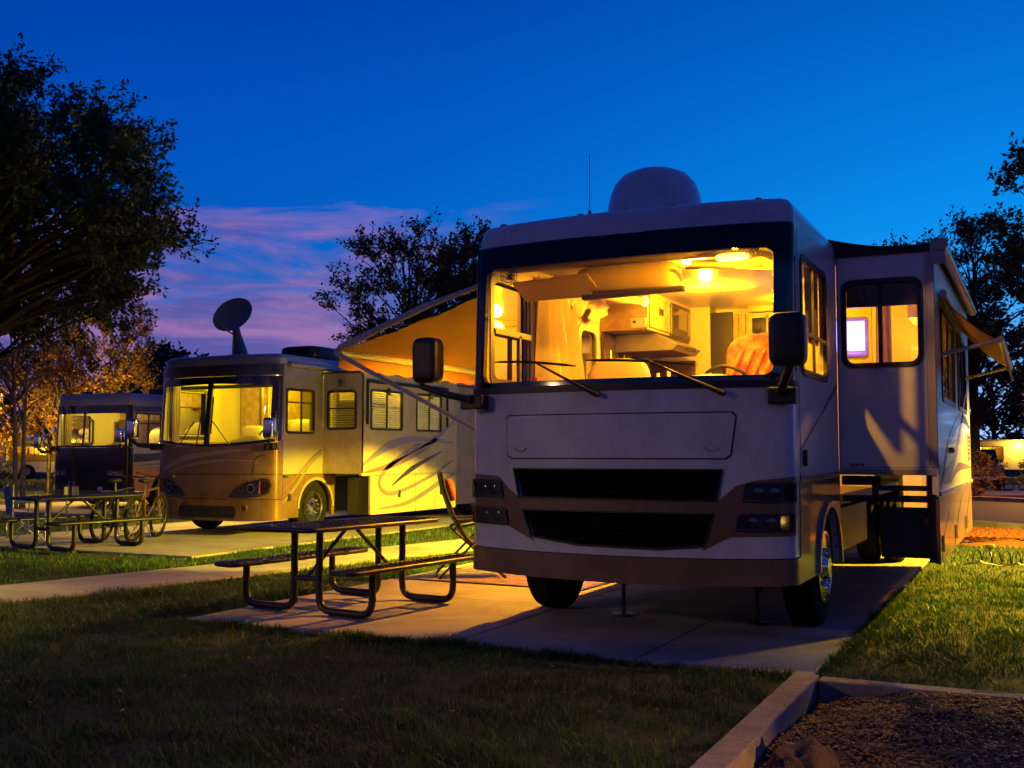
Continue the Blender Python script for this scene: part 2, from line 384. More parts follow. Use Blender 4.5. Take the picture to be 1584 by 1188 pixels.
# ================================================================== GROUND
FX = lambda z0: (lambda u, v, w: (u, v, z0+w))
BEDX, BEDY = -1.27, 6.86
g = MB(); g.plate([(-400, -60), (BEDX, -60), (BEDX, BEDY), (6, BEDY), (6, -60), (300, -60), (300, 500), (-400, 500)], (), FX(-.03), 0)
ob = g.build('ground', M_soil); tag(ob, kind='structure')
g = MB(); n = 60; vs = []; fs = []
for j in range(n+1):
    for i in range(n+1):
        x = BEDX-.2+(7.5)*i/n; y = -3+(BEDY+.1+3)*j/n
        z = -.15+.05*mnoise.noise(Vector((x*1.1, y*1.1, 0)))+.02*mnoise.noise(Vector((x*6, y*6, 3)))+.035+.085*min(1, max(0, (x+1.2)/.5))*min(1, max(0, (y-4.9)/1.5))
        vs.append((x, y, z))
for j in range(n):
    for i in range(n): a = j*(n+1)+i; fs.append((a, a+1, a+n+2, a+n+1))
g.add(vs, fs); ob = g.build('gravel_bed', M_bed, smooth=60); tag(ob, kind='structure')
# lot pad under the nearest coach, in cast panels with recessed joints
def pad(name, x0, y0, x1, y1, xs, ys, top=0.0, mat_=None):
    root = bpy.data.objects.new(name, None); COL.objects.link(root); root['kind'] = 'structure'
    xs = [x0]+list(xs)+[x1]; ys = [y0]+list(ys)+[y1]
    for i in range(len(xs)-1):
        for j in range(len(ys)-1):
            b = MB(); b.box(xs[i]+.006, ys[j]+.006, -.12, xs[i+1]-.006, ys[j+1]-.006, top+random.uniform(-.002, .002))
            b.build('panel', mat_ or M_conc, root, bevel=.008)
    b = MB(); b.box(x0+.02, y0+.02, -.2, x1-.02, y1-.02, top-.022); b.build('joint_filler', M_asph, root)
    return root
pad('concrete_pad', -6.52, 7.0, -1.32, 19, [-3.94, -1.50-1.0], [9.15, 11.3, 13.5, 15.8])
pad('neighbour_concrete_pad', -15.6, 11.2, -10.3, 25.5, [-13, ], [13.9, 16.8, 19.8])
pad('far_concrete_pad', -25, 17.8, -19.6, 32, [-22.3], [21, 25])
# garden path
root = bpy.data.objects.new('path', None); COL.objects.link(root); root['kind'] = 'structure'
a0, a1, b0, b1 = Vector((-10.72, 5.0)), Vector((-7.6, 20.5)), Vector((-9.42, 4.2)), Vector((-6.4, 19.4))
a0, a1 = Vector((-10.5, 4.9)), Vector((-7.6, 19.9)); b0, b1 = Vector((-9.22, 4.65)), Vector((-6.35, 19.6))
NP = 9
for k in range(NP):
    p = [a0.lerp(a1, (k+.004)/NP), b0.lerp(b1, (k+.004)/NP), b0.lerp(b1, (k+.996)/NP), a0.lerp(a1, (k+.996)/NP)]
    b = MB(); b.plate([tuple(q) for q in p], (), FX(-.004), .09); b.build('panel', M_conc, root, bevel=.006)
# kerbs
def kerb(x0, y0, x1, y1, name, splits, axis):
    root = bpy.data.objects.new(name, None); COL.objects.link(root); root['kind'] = 'structure'
    ps = [0]+splits+[1]
    for i in range(len(ps)-1):
        b = MB()
        if axis == 'y': b.box(x0, y0+(y1-y0)*ps[i]+.004, -.3, x1, y0+(y1-y0)*ps[i+1]-.004, .012)
        else: b.box(x0+(x1-x0)*ps[i]+.004, y0, -.3, x0+(x1-x0)*ps[i+1]-.004, y1, .0)
        b.build('kerb_segment', M_curbm, root, bevel=.012, bseg=3)
kerb(-1.43, -2, -1.27, 6.985, 'kerb', [.35, .72], 'y')
kerb(-1.265, BEDY, 6, 7.0, 'bed_kerb', [.3, .6], 'x')
# road behind the lots, far verge, mulch
g = MB(); g.plate([(-60, 61.5), (60, -18.5), (60, -7), (-60, 74)], (), FX(-.02), 0); ob = g.build('road', M_asph); tag(ob, kind='structure')
root = bpy.data.objects.new('road_kerb', None); COL.objects.link(root); root['kind'] = 'structure'
for k in range(14):
    for (ya, yb) in ((61.5, -18.5), (74, -7)):
        t0, t1 = (k)/14, (k+.998)/14
        x0, x1 = -60+120*t0, -60+120*t1; y0, y1 = ya+(yb-ya)*t0, ya+(yb-ya)*t1
        b = MB(); b.plate([(x0, y0), (x1, y1), (x1, y1+.3), (x0, y0+.3)], (), FX(.10), .2); b.build('kerb_segment', M_curbm, root)
g = MB(); vs = []; fs = []; n = 22
for j in range(n+1):
    for i in range(n+1):
        x = -1.22+6*i/n; y = 18.0+2.6*j/n-.3*i/n
        e = min(i, n-i, j, n-j)/4; z = -.03+.13*min(1, e)+.03*mnoise.noise(Vector((x*2, y*2, 0)))*min(1, e)
        vs.append((x, y, z))
for j in range(n):
    for i in range(n): a = j*(n+1)+i; fs.append((a, a+1, a+n+2, a+n+1))
g.add(vs, fs); ob = g.build('mulch_mound', M_mulch, smooth=70); tag(ob, kind='structure')
g = MB(); g.plate([(-5, 36.8), (9, 27.5), (9, 33), (-5, 42)], (), FX(.0), .0); ob = g.build('mulch_verge', M_mulch); tag(ob, kind='structure')
g = MB(); g.plate([(-3.6, 40.6), (3, 37), (4, 50), (-3.8, 52)], (), FX(.006), .0); ob = g.build('far_pad', M_conc); tag(ob, kind='structure')

# ------------------------------------------------------------------ grass
def mesh_np(name, V, F, material, kind='stuff', label=None, smooth=False, parent=None):
    me = bpy.data.meshes.new(name); k = F.shape[1]
    me.vertices.add(len(V)); me.vertices.foreach_set('co', V.astype(np.float32).ravel())
    me.loops.add(F.size); me.loops.foreach_set('vertex_index', F.astype(np.int32).ravel())
    me.polygons.add(len(F)); me.polygons.foreach_set('loop_start', np.arange(0, F.size, k, dtype=np.int32)); me.polygons.foreach_set('loop_total', np.full(len(F), k, dtype=np.int32))
    me.materials.append(material); me.update(calc_edges=True)
    o = bpy.data.objects.new(name, me); COL.objects.link(o)
    if parent: o.parent = parent
    if kind: o['kind'] = kind
    if label: o['label'] = label
    return o
def vnoise(x, y, s, seed=0):
    """cheap smooth 2-D value noise"""
    r = np.random.default_rng(seed).random((64, 64)); x = x*s; y = y*s
    xi = np.floor(x).astype(int); yi = np.floor(y).astype(int); fx = x-xi; fy = y-yi
    fx = fx*fx*(3-2*fx); fy = fy*fy*(3-2*fy); g = lambda a, b: r[a % 64, b % 64]
    return (g(xi, yi)*(1-fx)+g(xi+1, yi)*fx)*(1-fy)+(g(xi, yi+1)*(1-fx)+g(xi+1, yi+1)*fx)*fy
def inpad(x, y):
    m = (x > -6.52) & (x < -1.32) & (y > 7.0) & (y < 19)
    m |= (x > -15.6) & (x < -10.3) & (y > 11.2) & (y < 25.5)
    m |= (x > -25) & (x < -19.6) & (y > 17.8) & (y < 32)
    t = (y-4.9)/15; xl = -10.5+2.9*t; m |= (x > xl) & (x < xl+1.28) & (y > 3) & (y < 20)
    m |= (x > -1.44) & (y < 7.02); m |= (x > -1.2) & (y > 18.05) & (y < 20.5)
    m |= (y > 21.2-.667*(x+.5)) & (y < 33.9-.667*(x+.5))
    return m
def grass(name, n, poly, hmin, hmax, wid, material, seed, curve=.5, tufts=0):
    r = np.random.default_rng(seed); x0, y0, x1, y1 = poly
    x = r.uniform(x0, x1, n); y = r.uniform(y0, y1, n)
    if tufts:
        cx_, cy_ = r.uniform(x0, x1, tufts), r.uniform(y0, y1, tufts); k = r.integers(0, tufts, n); x = cx_[k]+r.normal(0, .045, n); y = cy_[k]+r.normal(0, .03, n)
    keep = ~inpad(x, y)
    th = np.arctan2(x, y); keep &= (th > R(-56)) & (th < R(38)); d = np.hypot(x, y); keep &= d > 3.9
    dens = .30*vnoise(x, y, 1.1, 5)+.35*vnoise(x, y, 3.3, 8)+.35*vnoise(x, y, 9.0, 9); keep &= r.random(n) < np.clip(.20+1.9*(dens-.30), .08, 1)
    x = x[keep]; y = y[keep]; dens = dens[keep]; n = len(x)
    hump = .5*vnoise(x, y*1.6, 1.7, 21)+.5*vnoise(x, y*1.5, 4.1, 22); h = r.uniform(hmin, hmax, n)*(.25+1.0*dens)+.11*np.clip(hump-.42, 0, 1)**1.3; a = r.uniform(0, 2*np.pi, n); w = wid*r.uniform(.6, 1.3, n)
    lean = r.uniform(.05, curve, n)*h; la = a+np.pi/2+r.normal(0, .6, n)
    tx = x+np.cos(la)*lean*1.6; ty = y+np.sin(la)*lean*1.6; mx = x+np.cos(la)*lean*.5; my = y+np.sin(la)*lean*.5
    dx = np.cos(a)*w; dy = np.sin(a)*w; z0 = -.035
    V = np.stack([np.stack([x-dx, y-dy, np.full(n, z0)], 1), np.stack([x+dx, y+dy, np.full(n, z0)], 1),
                  np.stack([mx-dx*.7, my-dy*.7, z0+h*.6], 1), np.stack([mx+dx*.7, my+dy*.7, z0+h*.6], 1), np.stack([tx, ty, z0+h*.95], 1)], 1).reshape(-1, 3)
    b = np.arange(n)[:, None]*5
    F = np.concatenate([b+np.array([0, 1, 3]), b+np.array([0, 3, 2]), b+np.array([2, 3, 4])])
    return mesh_np(name, V, F, material, 'stuff')
grass('grass', 60000, (1.5, 7.0, 6.5, 13), .03, .065, .0034, L_grass, 15)
grass('grass', 60000, (1.5, 13.0, 10, 22), .035, .065, .006, L_grass, 16)
grass('grass', 230000, (-9, 2.5, 1.5, 8.2), .028, .078, .0026, L_grass, 1, .9)
grass('grass', 150000, (-12, 8.2, 1.5, 13.5), .03, .06, .0032, L_grass, 2)
grass('grass', 150000, (-22, 8.2, 1.5, 22), .035, .065, .006, L_grass, 3)
grass('grass', 70000, (-60, 22, 3, 60), .04, .08, .013, L_grass, 4)
grass('grass', 42000, (-9, 2.5, 1.5, 11), .06, .105, .0028, L_grass, 5, 1.1, 1500)
grass('grass', 9000, (-6.6, 6.90, -1.4, 7.0), .05, .10, .0028, L_grass, 6, 1.2, 260)
grass('grass', 9000, (-1.34, 7.1, -1.22, 12), .05, .10, .0028, L_grass, 7, 1.2, 260)
# scattered bark and gravel pieces
def chips(name, n, x0, y0, x1, y1, s0, s1, material, z0, seed, zf=None):
    r = np.random.default_rng(seed); x = r.uniform(x0, x1, n); y = r.uniform(y0, y1, n)
    base = np.array([(-1, -1, -1), (1, -1, -1), (1, 1, -1), (-1, 1, -1), (-.7, -.7, 1), (.8, -.6, 1), (.6, .7, 1), (-.6, .8, 1)], float)
    s = np.exp(r.uniform(np.log(s0), np.log(s1), n))
    sc = np.stack([s*r.uniform(.6, 1.8, n), s*r.uniform(.4, 1, n), s*r.uniform(.2, .7, n)], 1)
    a = r.uniform(0, 6.28, n); t = r.normal(0, .35, n)
    P = base[None]*sc[:, None]*(1+r.uniform(-.25, .25, (n, 8, 3)))
    P = np.stack([P[..., 0], P[..., 1]*np.cos(t)[:, None]-P[..., 2]*np.sin(t)[:, None], P[..., 1]*np.sin(t)[:, None]+P[..., 2]*np.cos(t)[:, None]], 2)
    Q = np.stack([P[..., 0]*np.cos(a)[:, None]-P[..., 1]*np.sin(a)[:, None], P[..., 0]*np.sin(a)[:, None]+P[..., 1]*np.cos(a)[:, None], P[..., 2]], 2)
    z = np.array([zf(*p) for p in zip(x, y)]) if zf else np.full(n, z0)
    Q += np.stack([x, y, z+s*.35], 1)[:, None]
    b = np.arange(n)[:, None]*8
    F = np.concatenate([b+np.array(q) for q in ((0, 3, 2, 1), (4, 5, 6, 7), (0, 1, 5, 4), (1, 2, 6, 5), (2, 3, 7, 6), (3, 0, 4, 7))])
    return mesh_np(name, Q.reshape(-1, 3), F, material)
bedz = lambda x, y: -.15+.05*mnoise.noise(Vector((x*1.1, y*1.1, 0)))+.02*mnoise.noise(Vector((x*6, y*6, 3)))+.035+.085*min(1, max(0, (x+1.2)/.5))*min(1, max(0, (y-4.9)/1.5))
M_chip = mat('bark_chips', (.035, .02, .013), .6, col2=(.13, .07, .035), scale=9, detail=2)
M_stone = mat('pale_gravel', (.08, .06, .045), .6, col2=(.20, .15, .11), scale=7, detail=2)
chips('bark_chips', 22000, BEDX, 3.6, .6, 6.85, .003, .015, M_chip, 0, 11, bedz)
chips('gravel', 1500, BEDX, 3.6, .6, 6.85, .004, .016, M_stone, 0, 12, bedz)
chips('fallen_leaves', 40, -9, 3.8, -1.5, 6.9, .006, .014, mat('dead_leaf', (.22, .12, .04), .8), -.0, 13)
chips('mulch_chips', 5000, -1.1, 18.2, 3, 20.3, .01, .03, M_mulch, .09, 14)

# ================================================================== COACH KIT
class Coach:
    def __init__(s, W, L, H, D, n, bow, rake0, rake, loc):
        s.W, s.L, s.H, s.D = W, L, H, D
        s.r0, s.rake = rake0, rake
        N = 600; t = np.linspace(-1, 1, N*2+1); t = np.sign(t)*(1-(1-np.abs(t))**3)
        y = bow*t*t+(D-bow)*(1-np.clip(1-np.abs(t)**n, 0, 1)**(1/n)); x = t*W
        arc = np.concatenate([[0], np.cumsum(np.hypot(np.diff(x), np.diff(y)))]); arc -= arc[-1]/2
        s.ax, s.ay, s.aa = x, y, arc; s.A = arc[-1]
    def yo(s, z):
        return max(0, z-s.r0)*s.rake
    def F(s, u, v, w):
        """front skin : u arc length from the centre line, v height, w outwards"""
        a = min(max(u, -s.A), s.A); e = 4e-3
        x = float(np.interp(a, s.aa, s.ax)); y = float(np.interp(a, s.aa, s.ay))
        a0, a1 = max(a-e, -s.A), min(a+e, s.A)
        tx = float(np.interp(a1, s.aa, s.ax)-np.interp(a0, s.aa, s.ax)); ty = float(np.interp(a1, s.aa, s.ay)-np.interp(a0, s.aa, s.ay)); l = math.hypot(tx, ty)
        tx /= l; ty /= l
        y += abs(u)-s.A if abs(u) > s.A else 0
        k = 1-abs(x)/s.W*0
        return (x+w*ty, y-w*tx+s.yo(v)*k*max(0.0, 1-y/s.D*.9), v)
    def ux(s, x): return float(np.interp(x, s.ax, s.aa))
    def fx(s, pts): return [(s.ux(x), z) for x, z in pts]
    def R(s, y, z, w): return (s.W+w, y, z)
    def Lf(s, y, z, w): return (-s.W-w, y, z)
    def cuts(s): 
        A = s.A; return [A*c for c in (-.995, -.985, -.97, -.955, -.94, -.92, -.9, -.87, -.83, -.75, -.6, -.4, -.2, 0, .2, .4, .6, .75, .83, .87, .9, .92, .94, .955, .97, .985, .995)]
    def outline(s, inset=0, n=48):
        """plan outline clockwise from left rear round the front to right rear"""
        pts = []
        us = sorted(set([s.A*(-1+2*i/n) for i in range(n+1)]+s.cuts()))
        for u in us: x, y, _ = s.F(u, 0, -inset); pts.append((x, y))
        pts += [(s.W-inset, s.L-.06), (s.W-inset-.06, s.L-inset), (-s.W+inset+.06, s.L-inset), (-s.W+inset, s.L-.06)]
        return pts
def window(root, fn, u0, v0, u1, v1, r=.07, fw=.045, bars=(), gl=None, fm=None, name='window', depth=.03, hbars=(), label=None):
    """framed window proud of a wall: frame > pane"""
    b = MB(); b.plate(rr(u0, v0, u1, v1, r), [rr(u0+fw, v0+fw, u1-fw, v1-fw, max(r-fw*.6, .015))], fn, depth)
    off = (lambda u, v, w: fn(u, v, w+.012)); inn = (lambda u, v, w: fn(u, v, w-.004))
    f = b.build(name, fm or M_black, root, smooth=35, label=label)
    for x in bars:
        b = MB(); b.plate([(x-.018, v0+fw-.003), (x+.018, v0+fw-.003), (x+.018, v1-fw+.003), (x-.018, v1-fw+.003)], (), inn, .018); b.build('bar', fm or M_black, f)
    for z in hbars:
        b = MB(); b.plate([(u0+fw-.003, z-.014), (u1-fw+.003, z-.014), (u1-fw+.003, z+.014), (u0+fw-.003, z+.014)], (), (lambda u, v, w: fn(u, v, w-.003)), .018); b.build('bar', fm or M_black, f)
    b = MB(); b.plate([(u0+fw-.01, v0+fw-.01), (u1-fw+.01, v0+fw-.01), (u1-fw+.01, v1-fw+.01), (u0+fw-.01, v1-fw+.01)], (), (lambda u, v, w: fn(u, v, w-.026)), 0)
    b.build('pane', gl or G_side, f)
    return f
def outw(fn, d): return lambda u, v, w: fn(u, v, w+d)
def wheel(root, x, y, r, side, width=.26, rim=True, chrome=True):
    sx = side; t = MB()
    prof = [(r*.60, -width/2), (r*.86, -width/2), (r*.97, -width*.42), (r, -width*.30), (r*.985, -width*.12), (r*.985, -width*.08), (r, -width*.04), (r, width*.04), (r*.985, width*.08), (r*.985, width*.12), (r, width*.30), (r*.97, width*.42), (r*.86, width/2), (r*.60, width/2)]
    t.lathe(prof, (x, y, r), 'X', 40, closed=True); o = t.build('wheel', M_rubber, root, smooth=30)
    k = MB(); s = sx; rp = r*.6; wf = width/2
    prof = [(rp, s*wf), (rp*1.04, s*(wf+.012)), (rp*.96, s*(wf+.012)), (rp*.9, s*wf*.75), (rp*.82, s*wf*.5), (rp*.62, s*wf*.62), (rp*.45, s*wf*.9), (rp*.36, s*(wf+.02)), (rp*.28, s*(wf+.045)), (0, s*(wf+.05))]
    k.lathe(prof, (x, y, r), 'X', 32); k.build('rim', M_chrome if chrome else M_alu, o, smooth=35)
    h = MB()
    for i in range(10):
        a = 2*math.pi*i/10; hy, hz = y+rp*.71*math.cos(a), r+rp*.71*math.sin(a)
        h.lathe([(rp*.085, s*wf*.56), (rp*.085, s*wf*.60), (0, s*wf*.60)], (x, hy, hz), 'X', 10)
    h.build('hand_hole', M_black, o)
    h = MB()
    for i in range(10):
        a = 2*math.pi*(i+.5)/10; hy, hz = y+rp*.5*math.cos(a), r+rp*.5*math.sin(a)
        h.lathe([(.017, s*wf*.7), (.017, s*(wf*.7+.055)), (.009, s*(wf*.7+.075)), (0, s*(wf*.7+.078))], (x, hy, hz), 'X', 6)
    h.build('lug_nut', M_chrome, o)
    return o
def roof_cap(root, c, z0, z1, material, name='roof', ins=.10, top=None):
    """rounded cap over the plan outline, with a wall return at z0"""
    rings = [(z0, 0.0), (z0+(z1-z0)*.45, 0.004), (z0+(z1-z0)*.72, .02), (z0+(z1-z0)*.9, .05), (z1, ins), (z1+.015, ins+.25)]
    b = MB(); vs = []; n = None
    for z, ins_ in rings:
        o = c.outline(ins_); n = len(o); yo = c.yo(z)
        vs += [(x, y+yo*max(0, 1-y/1.5), z) for x, y in o]
    fs = []
    for k in range(len(rings)-1):
        for i in range(n): j = (i+1) % n; fs.append((k*n+i, k*n+j, (k+1)*n+j, (k+1)*n+i))
    fs.append(tuple((len(rings)-1)*n+i for i in range(n)))
    fs.append(tuple(reversed(range(n))))
    b.add(vs, fs); return b.build(name, material, root, smooth=40)
def mirror(root, sx, base, armpts, head, hs=(.24, .16, .36), head_mat=None):
    m = MB(); m.tube(armpts, [.032, .03, .028, .03][:len(armpts)], 10); a = m.build('mirror_arm', M_black, root, smooth=40)
    m = MB(); m.obox(base, (.2, .12, .12)); m.build('mirror_bracket', M_black, root, bevel=.015)
    m = MB(); m.blob(head, (hs[0]/2, hs[1]/2, hs[2]/2), .38, 28, 16); h = m.build('mirror', head_mat or M_black, root, smooth=50)
    m = MB(); fn = lambda u, v, w: (head[0]+u, head[1]+hs[1]/2+.002+w, head[2]+v)
    m.plate(rr(-hs[0]*.4, -hs[2]*.43, hs[0]*.4, hs[2]*.43, .03), (), fn, .004); m.build('mirror_glass', M_chrome, h)
def wiper(root, c, pivot, mid, e0, e1):
    off = .05
    P = lambda p, o: Vector(c.F(c.ux(p[0]), p[1], o))
    m = MB(); m.tube([P(pivot, .03), P(pivot, .07), P(((pivot[0]*2+mid[0])/3, (pivot[1]*2+mid[1])/3), .075), P(mid, .05)], [.018, .02, .012, .007], 8); o = m.build('wiper', M_black, root, smooth=40)
    n = 8; m = MB(); m.tube([P((e0[0]+(e1[0]-e0[0])*i/n, e0[1]+(e1[1]-e0[1])*i/n+.012*math.sin(math.pi*i/n)), .028) for i in range(n+1)], [.005]+[.011]*(n-1)+[.005], 6); m.build('wiper_blade', M_black, o, smooth=40)
def curtain(root, x0, y0, x1, y1, z0, z1, material, folds=7, amp=.03, spread=0, name='curtain'):
    """hanging sheet from (x0,y0) to (x1,y1)"""
    nu, nv = folds*6, 8; vs = []; fs = []; d = Vector((x1-x0, y1-y0, 0)); L = d.length; d.normalize(); nn = Vector((-d.y, d.x, 0))
    for j in range(nv+1):
        t = j/nv; z = z1+(z0-z1)*t
        for i in range(nu+1):
            s = i/nu; off = amp*math.sin(s*folds*2*math.pi+.8*math.sin(3*t+s*4))*(.5+.7*t)
            p = Vector((x0, y0, 0))+d*(s*L*(1+spread*t))+nn*off; vs.append((p.x, p.y, z))
    for j in range(nv):
        for i in range(nu): a = j*(nu+1)+i; fs.append((a, a+1, a+nu+2, a+nu+1))
    m = MB(); m.add(vs, fs); o = m.build(name, material, root, smooth=80)
    return o

WARM = (1, .44, .005); LEMON = (1, .80, .012)
# ================================================================== COACH 1 : the near motorhome
def coach_one():
    T = thing('motorhome', 'large white and tan motorhome nearest the camera with a lit orange interior behind its windshield', 'motorhome', (-2.84, 7.50, 0))
    c = Coach(1.29, 10.0, 3.27, .36, 6.5, .15, 1.9, .10, None); A = c.A; F = c.F; CU = c.cuts(); CV = [2.1, 2.4, 2.7, 2.9]
    fx = c.fx
    # ---- front skin with grille openings
    g1 = fx([(-.84, 1.27), (.80, 1.27), (.76, 1.06), (-.79, 1.06)]); g2 = fx([(-.76, .955), (.74, .955), (.67, .74), (-.35, .715), (.35, .70), (-.68, .765)])
    g2 = fx([(-.76, .955), (.74, .955), (.665, .735), (.33, .705), (-.30, .715), (-.68, .765)])
    b = MB(); b.plate([(-A, .66), (-.5*A, .645), (0, .64), (.5*A, .645), (A, .66), (A, 1.88), (-A, 1.88)], [g1, g2], F, .05, CU)
    b.build('front_panel', [M_white], T, smooth=30)
    b = MB(); b.plate([(-A, .47), (-.5*A, .45), (0, .44), (.5*A, .45), (A, .47), (A, .655), (.5*A, .64), (0, .635), (-.5*A, .64), (-A, .655)], (), outw(F, .012), .06, CU); b.build('bumper', M_tan, T, smooth=30, bevel=.006)
    # tan swoosh that carries the lamps
    sw = [(-1.285, 1.235), (-1.0, 1.215), (-.90, 1.12), (-.80, 1.055), (.78, 1.055), (.90, 1.16), (1.02, 1.20), (1.289, 1.235), (1.289, .815), (.86, .80), (.665, .70), (.69, .78), (.745, .962), (-.765, .962), (-.70, .78), (-.66, .72), (-.90, .83), (-1.285, .84)]
    b = MB(); b.plate(fx(sw), (), outw(F, .005), .004, CU); b.build('lamp_surround', M_tan, T, smooth=30)
    for nm, gp, rows in (('upper_grille', g1, 4), ('lower_grille', g2, 5)):
        zs = [p[1] for p in gp]; z0, z1 = min(zs), max(zs)
        b = MB(); b.plate([(u, v) for u, v in gp], (), outw(F, -.03), .01, CU[6:-6]); gr = b.build('grille', mat('grille_black', (.004, .004, .004), .8, spec=.1), T)
        cx_ = 0; big = [(u*1.018, z0+(v-z0)*1.0+(.012 if v > (z0+z1)/2 else -.012)) for u, v in gp]
        b = MB(); b.plate(big, [gp], outw(F, .014), .05, CU[6:-6]); b.build('grille_frame', M_black, gr, smooth=30)
        for k in range(rows):
            z = z0+.03+(z1-z0-.05)*k/(rows-1); tt = (z1-z)/(z1-z0); ww = (max(p[0] for p in gp)-.012)-tt*(.05 if rows == 4 else .08)
            if k == 0 and rows == 5: ww *= .62
            b = MB(); b.plate([(-ww, z-.006), (ww, z-.006), (ww, z+.006), (-ww, z+.006)], (), outw(F, -.008), .02, CU[7:-7]); b.build('grille_slat', mat('grille_black', (.004, .004, .004), .8, spec=.1), gr)
    # service hatch
    hp = fx([(-.90, 1.385), (-.865, 1.36), (.83, 1.36), (.865, 1.385), (.905, 1.655), (.875, 1.685), (-.885, 1.685), (-.915, 1.655)])
    b = MB(); b.plate(hp, (), outw(F, .012), .012, CU[7:-7]); h = b.build('hood_hatch', M_white, T, smooth=30, bevel=.005)
    ho = [(u*1.012, 1.5225+(v-1.5225)*1.06) for u, v in hp]
    b = MB(); b.plate(ho, [hp], outw(F, .0035), .003, CU[7:-7]); b.build('hatch_seam', M_black, T)
    for x in (-.78, .74):
        b = MB(); ring = [(c.ux(x)+.05*math.cos(a), 1.44+.03*math.sin(a)) for a in [math.pi+math.pi*i/8 for i in range(9)]]
        b.tube([F(u, v, .014) for u, v in ring], .003, 6); b.build('hatch_latch', M_grey, h)
    # headlamps
    for s in (-1, 1):
        for nm, x0, x1, za, zb in (('headlight', .965, 1.283, 1.045, 1.185), ('fog_light', .915, 1.275, .84, .965)):
            P = [(x0, zb-.01), (x0+.02, zb), (x1, zb+.005), (x1, za), (x0-.01+.0, za), (x0-.02, za+.01)]
            if s < 0: P = [(-x, z) for x, z in P]
            P = fx(P); cxm = sum(p[0] for p in P)/len(P); czm = sum(p[1] for p in P)/len(P)
            Pi = [(cxm+(u-cxm)*.93, czm+(v-czm)*.82) for u, v in P]
            b = MB(); b.plate(P, [Pi], outw(F, .02), .018, CU); fr = b.build(nm, M_black, T, smooth=30)
            b = MB(); b.plate(Pi, (), outw(F, .008), .003, CU); b.build('reflector', mat('lamp_reflector', (.16, .155, .16), .3, metal=.3, var=.3, scale=18), fr)
            b = MB()
            for t in (.28, .62):
                u = c.ux(s*(x0+(x1-x0)*t)); b.lathe([(.048, 0), (.044, .012), (.03, .02), (0, .024)], (0, 0, 0), 'Z', 18)
                k = len(b.v)-18*4
                for i in range(k, len(b.v)):
                    q = b.v[i]; b.v[i] = F(u+q[0], czm+q[1], .006+q[2]*.25)
            b.build('lamp_bulb', mat('smoked_bulb', (.28, .27, .27), .12, metal=.7, coat=.5), fr, smooth=40)
            b = MB(); e0 = c.ux(s*(x1-.06)); e1 = c.ux(s*(x1-.012)); lo, hi = min(e0, e1), max(e0, e1)
            b.plate([(lo, za+.02), (hi, za+.02), (hi, zb-.015), (lo, zb-.015)], (), outw(F, .014), .006, CU); b.build('turn_signal', M_amber if nm == 'fog_light' else M_lens, fr)
            b = MB(); b.plate(Pi, (), outw(F, .017), 0, CU); b.build('lens', glass('lamp_glass', (.72, .72, .74), 1.6, .05), fr)
    # ---- windshield : black frit with rounded opening, one pane over all
    b = MB(); b.plate([(-A*.985, 1.885), (A*.985, 1.885), (A*.985, 3.0), (A*.965, 3.07), (-A*.965, 3.07), (-A*.985, 3.0)], [rr(c.ux(-1.165), 1.955, c.ux(1.165), 2.885, .07, 5)], F, .035, CU, CV, mi=0, mb=1, ms=0)
    fr = b.build('windshield_frame', [M_frit, M_cream], T, smooth=30)
    b = MB(); b.plate([(-A*.97, 1.90), (A*.97, 1.90), (A*.955, 3.06), (-A*.955, 3.06)], (), outw(F, .004), 0, CU, CV); b.build('windshield', G_wind, T, smooth=50)
    b = MB(); b.plate([(-A, 1.865), (A, 1.865), (A, 1.915), (-A, 1.915)], (), outw(F, .016), .03, CU); b.build('windshield_gasket', M_black, T, smooth=30)
    b = MB(); b.plate([(-A, 1.90), (-A*.985, 1.90), (-A*.985, 3.09), (-A, 3.09)], (), outw(F, .0), .05, CU, CV); b.plate([(A*.985, 1.90), (A, 1.90), (A, 3.09), (A*.985, 3.09)], (), outw(F, .0), .05, CU, CV); b.build('pillar', M_white, T)
    roof_cap(T, c, 3.065, 3.275, M_white, 'roof_cap', .12)
    for x in (-1.10, -.38, 0, .38, 1.02):
        b = MB(); y = .32 if abs(x) < 1 else .40; b.blob((x, y, 3.272), (.032, .045, .026), .8, 14, 8); b.build('clearance_lamp', M_amber, T, smooth=50)
    wiper(T, c, (-.10, 1.83), (-.62, 2.09), (-1.03, 2.12), (-.29, 2.055)); wiper(T, c, (.83, 1.82), (.26, 2.085), (-.21, 2.095), (.62, 2.035))
    # ---- side walls
    D = c.D; wc, wr = 1.52, .49
    def arch(y0, y1, z0, z1, centres, r):
        p = [(y0, z0)]
        for yc in centres:
            for i in range(13): a = math.pi-math.pi*i/12; p.append((yc+r*math.cos(a), .47+r*math.sin(a)) if 0 < i < 12 else (yc+r*math.cos(a), z0))
        return p+[(y1, z0), (y1, z1), (y0, z1)]
    rw = rr(.50, 1.97, 1.58, 2.88, .08)
    b = MB(); b.plate(arch(D, 2.10, .47, 3.07, [wc], wr), [rr(.53, 2.0, 1.55, 2.85, .07)], c.R, .05, mi=0, mb=1, ms=0)
    b.plate([(6.92, .47), (10, .47), (10, 3.07), (6.92, 3.07)], (), c.R, .05, mi=0, mb=1, ms=0); b.plate([(2.10, 3.03), (6.92, 3.03), (6.92, 3.07), (2.10, 3.07)], (), c.R, .05, mi=0, mb=1)
    b.build('side_wall', [M_white, M_cream], T)
    b = MB(); b.plate(arch(D, 2.09, .465, 1.19, [wc], wr), (), outw(c.R, .006), .005); b.build('lower_side_band', M_tan, T); b = MB(); b.plate([(6.93, .465), (9.99, .465), (9.99, 1.19), (6.93, 1.19)], (), outw(c.R, .006), .005); b.build('lower_side_band', M_tan, T)
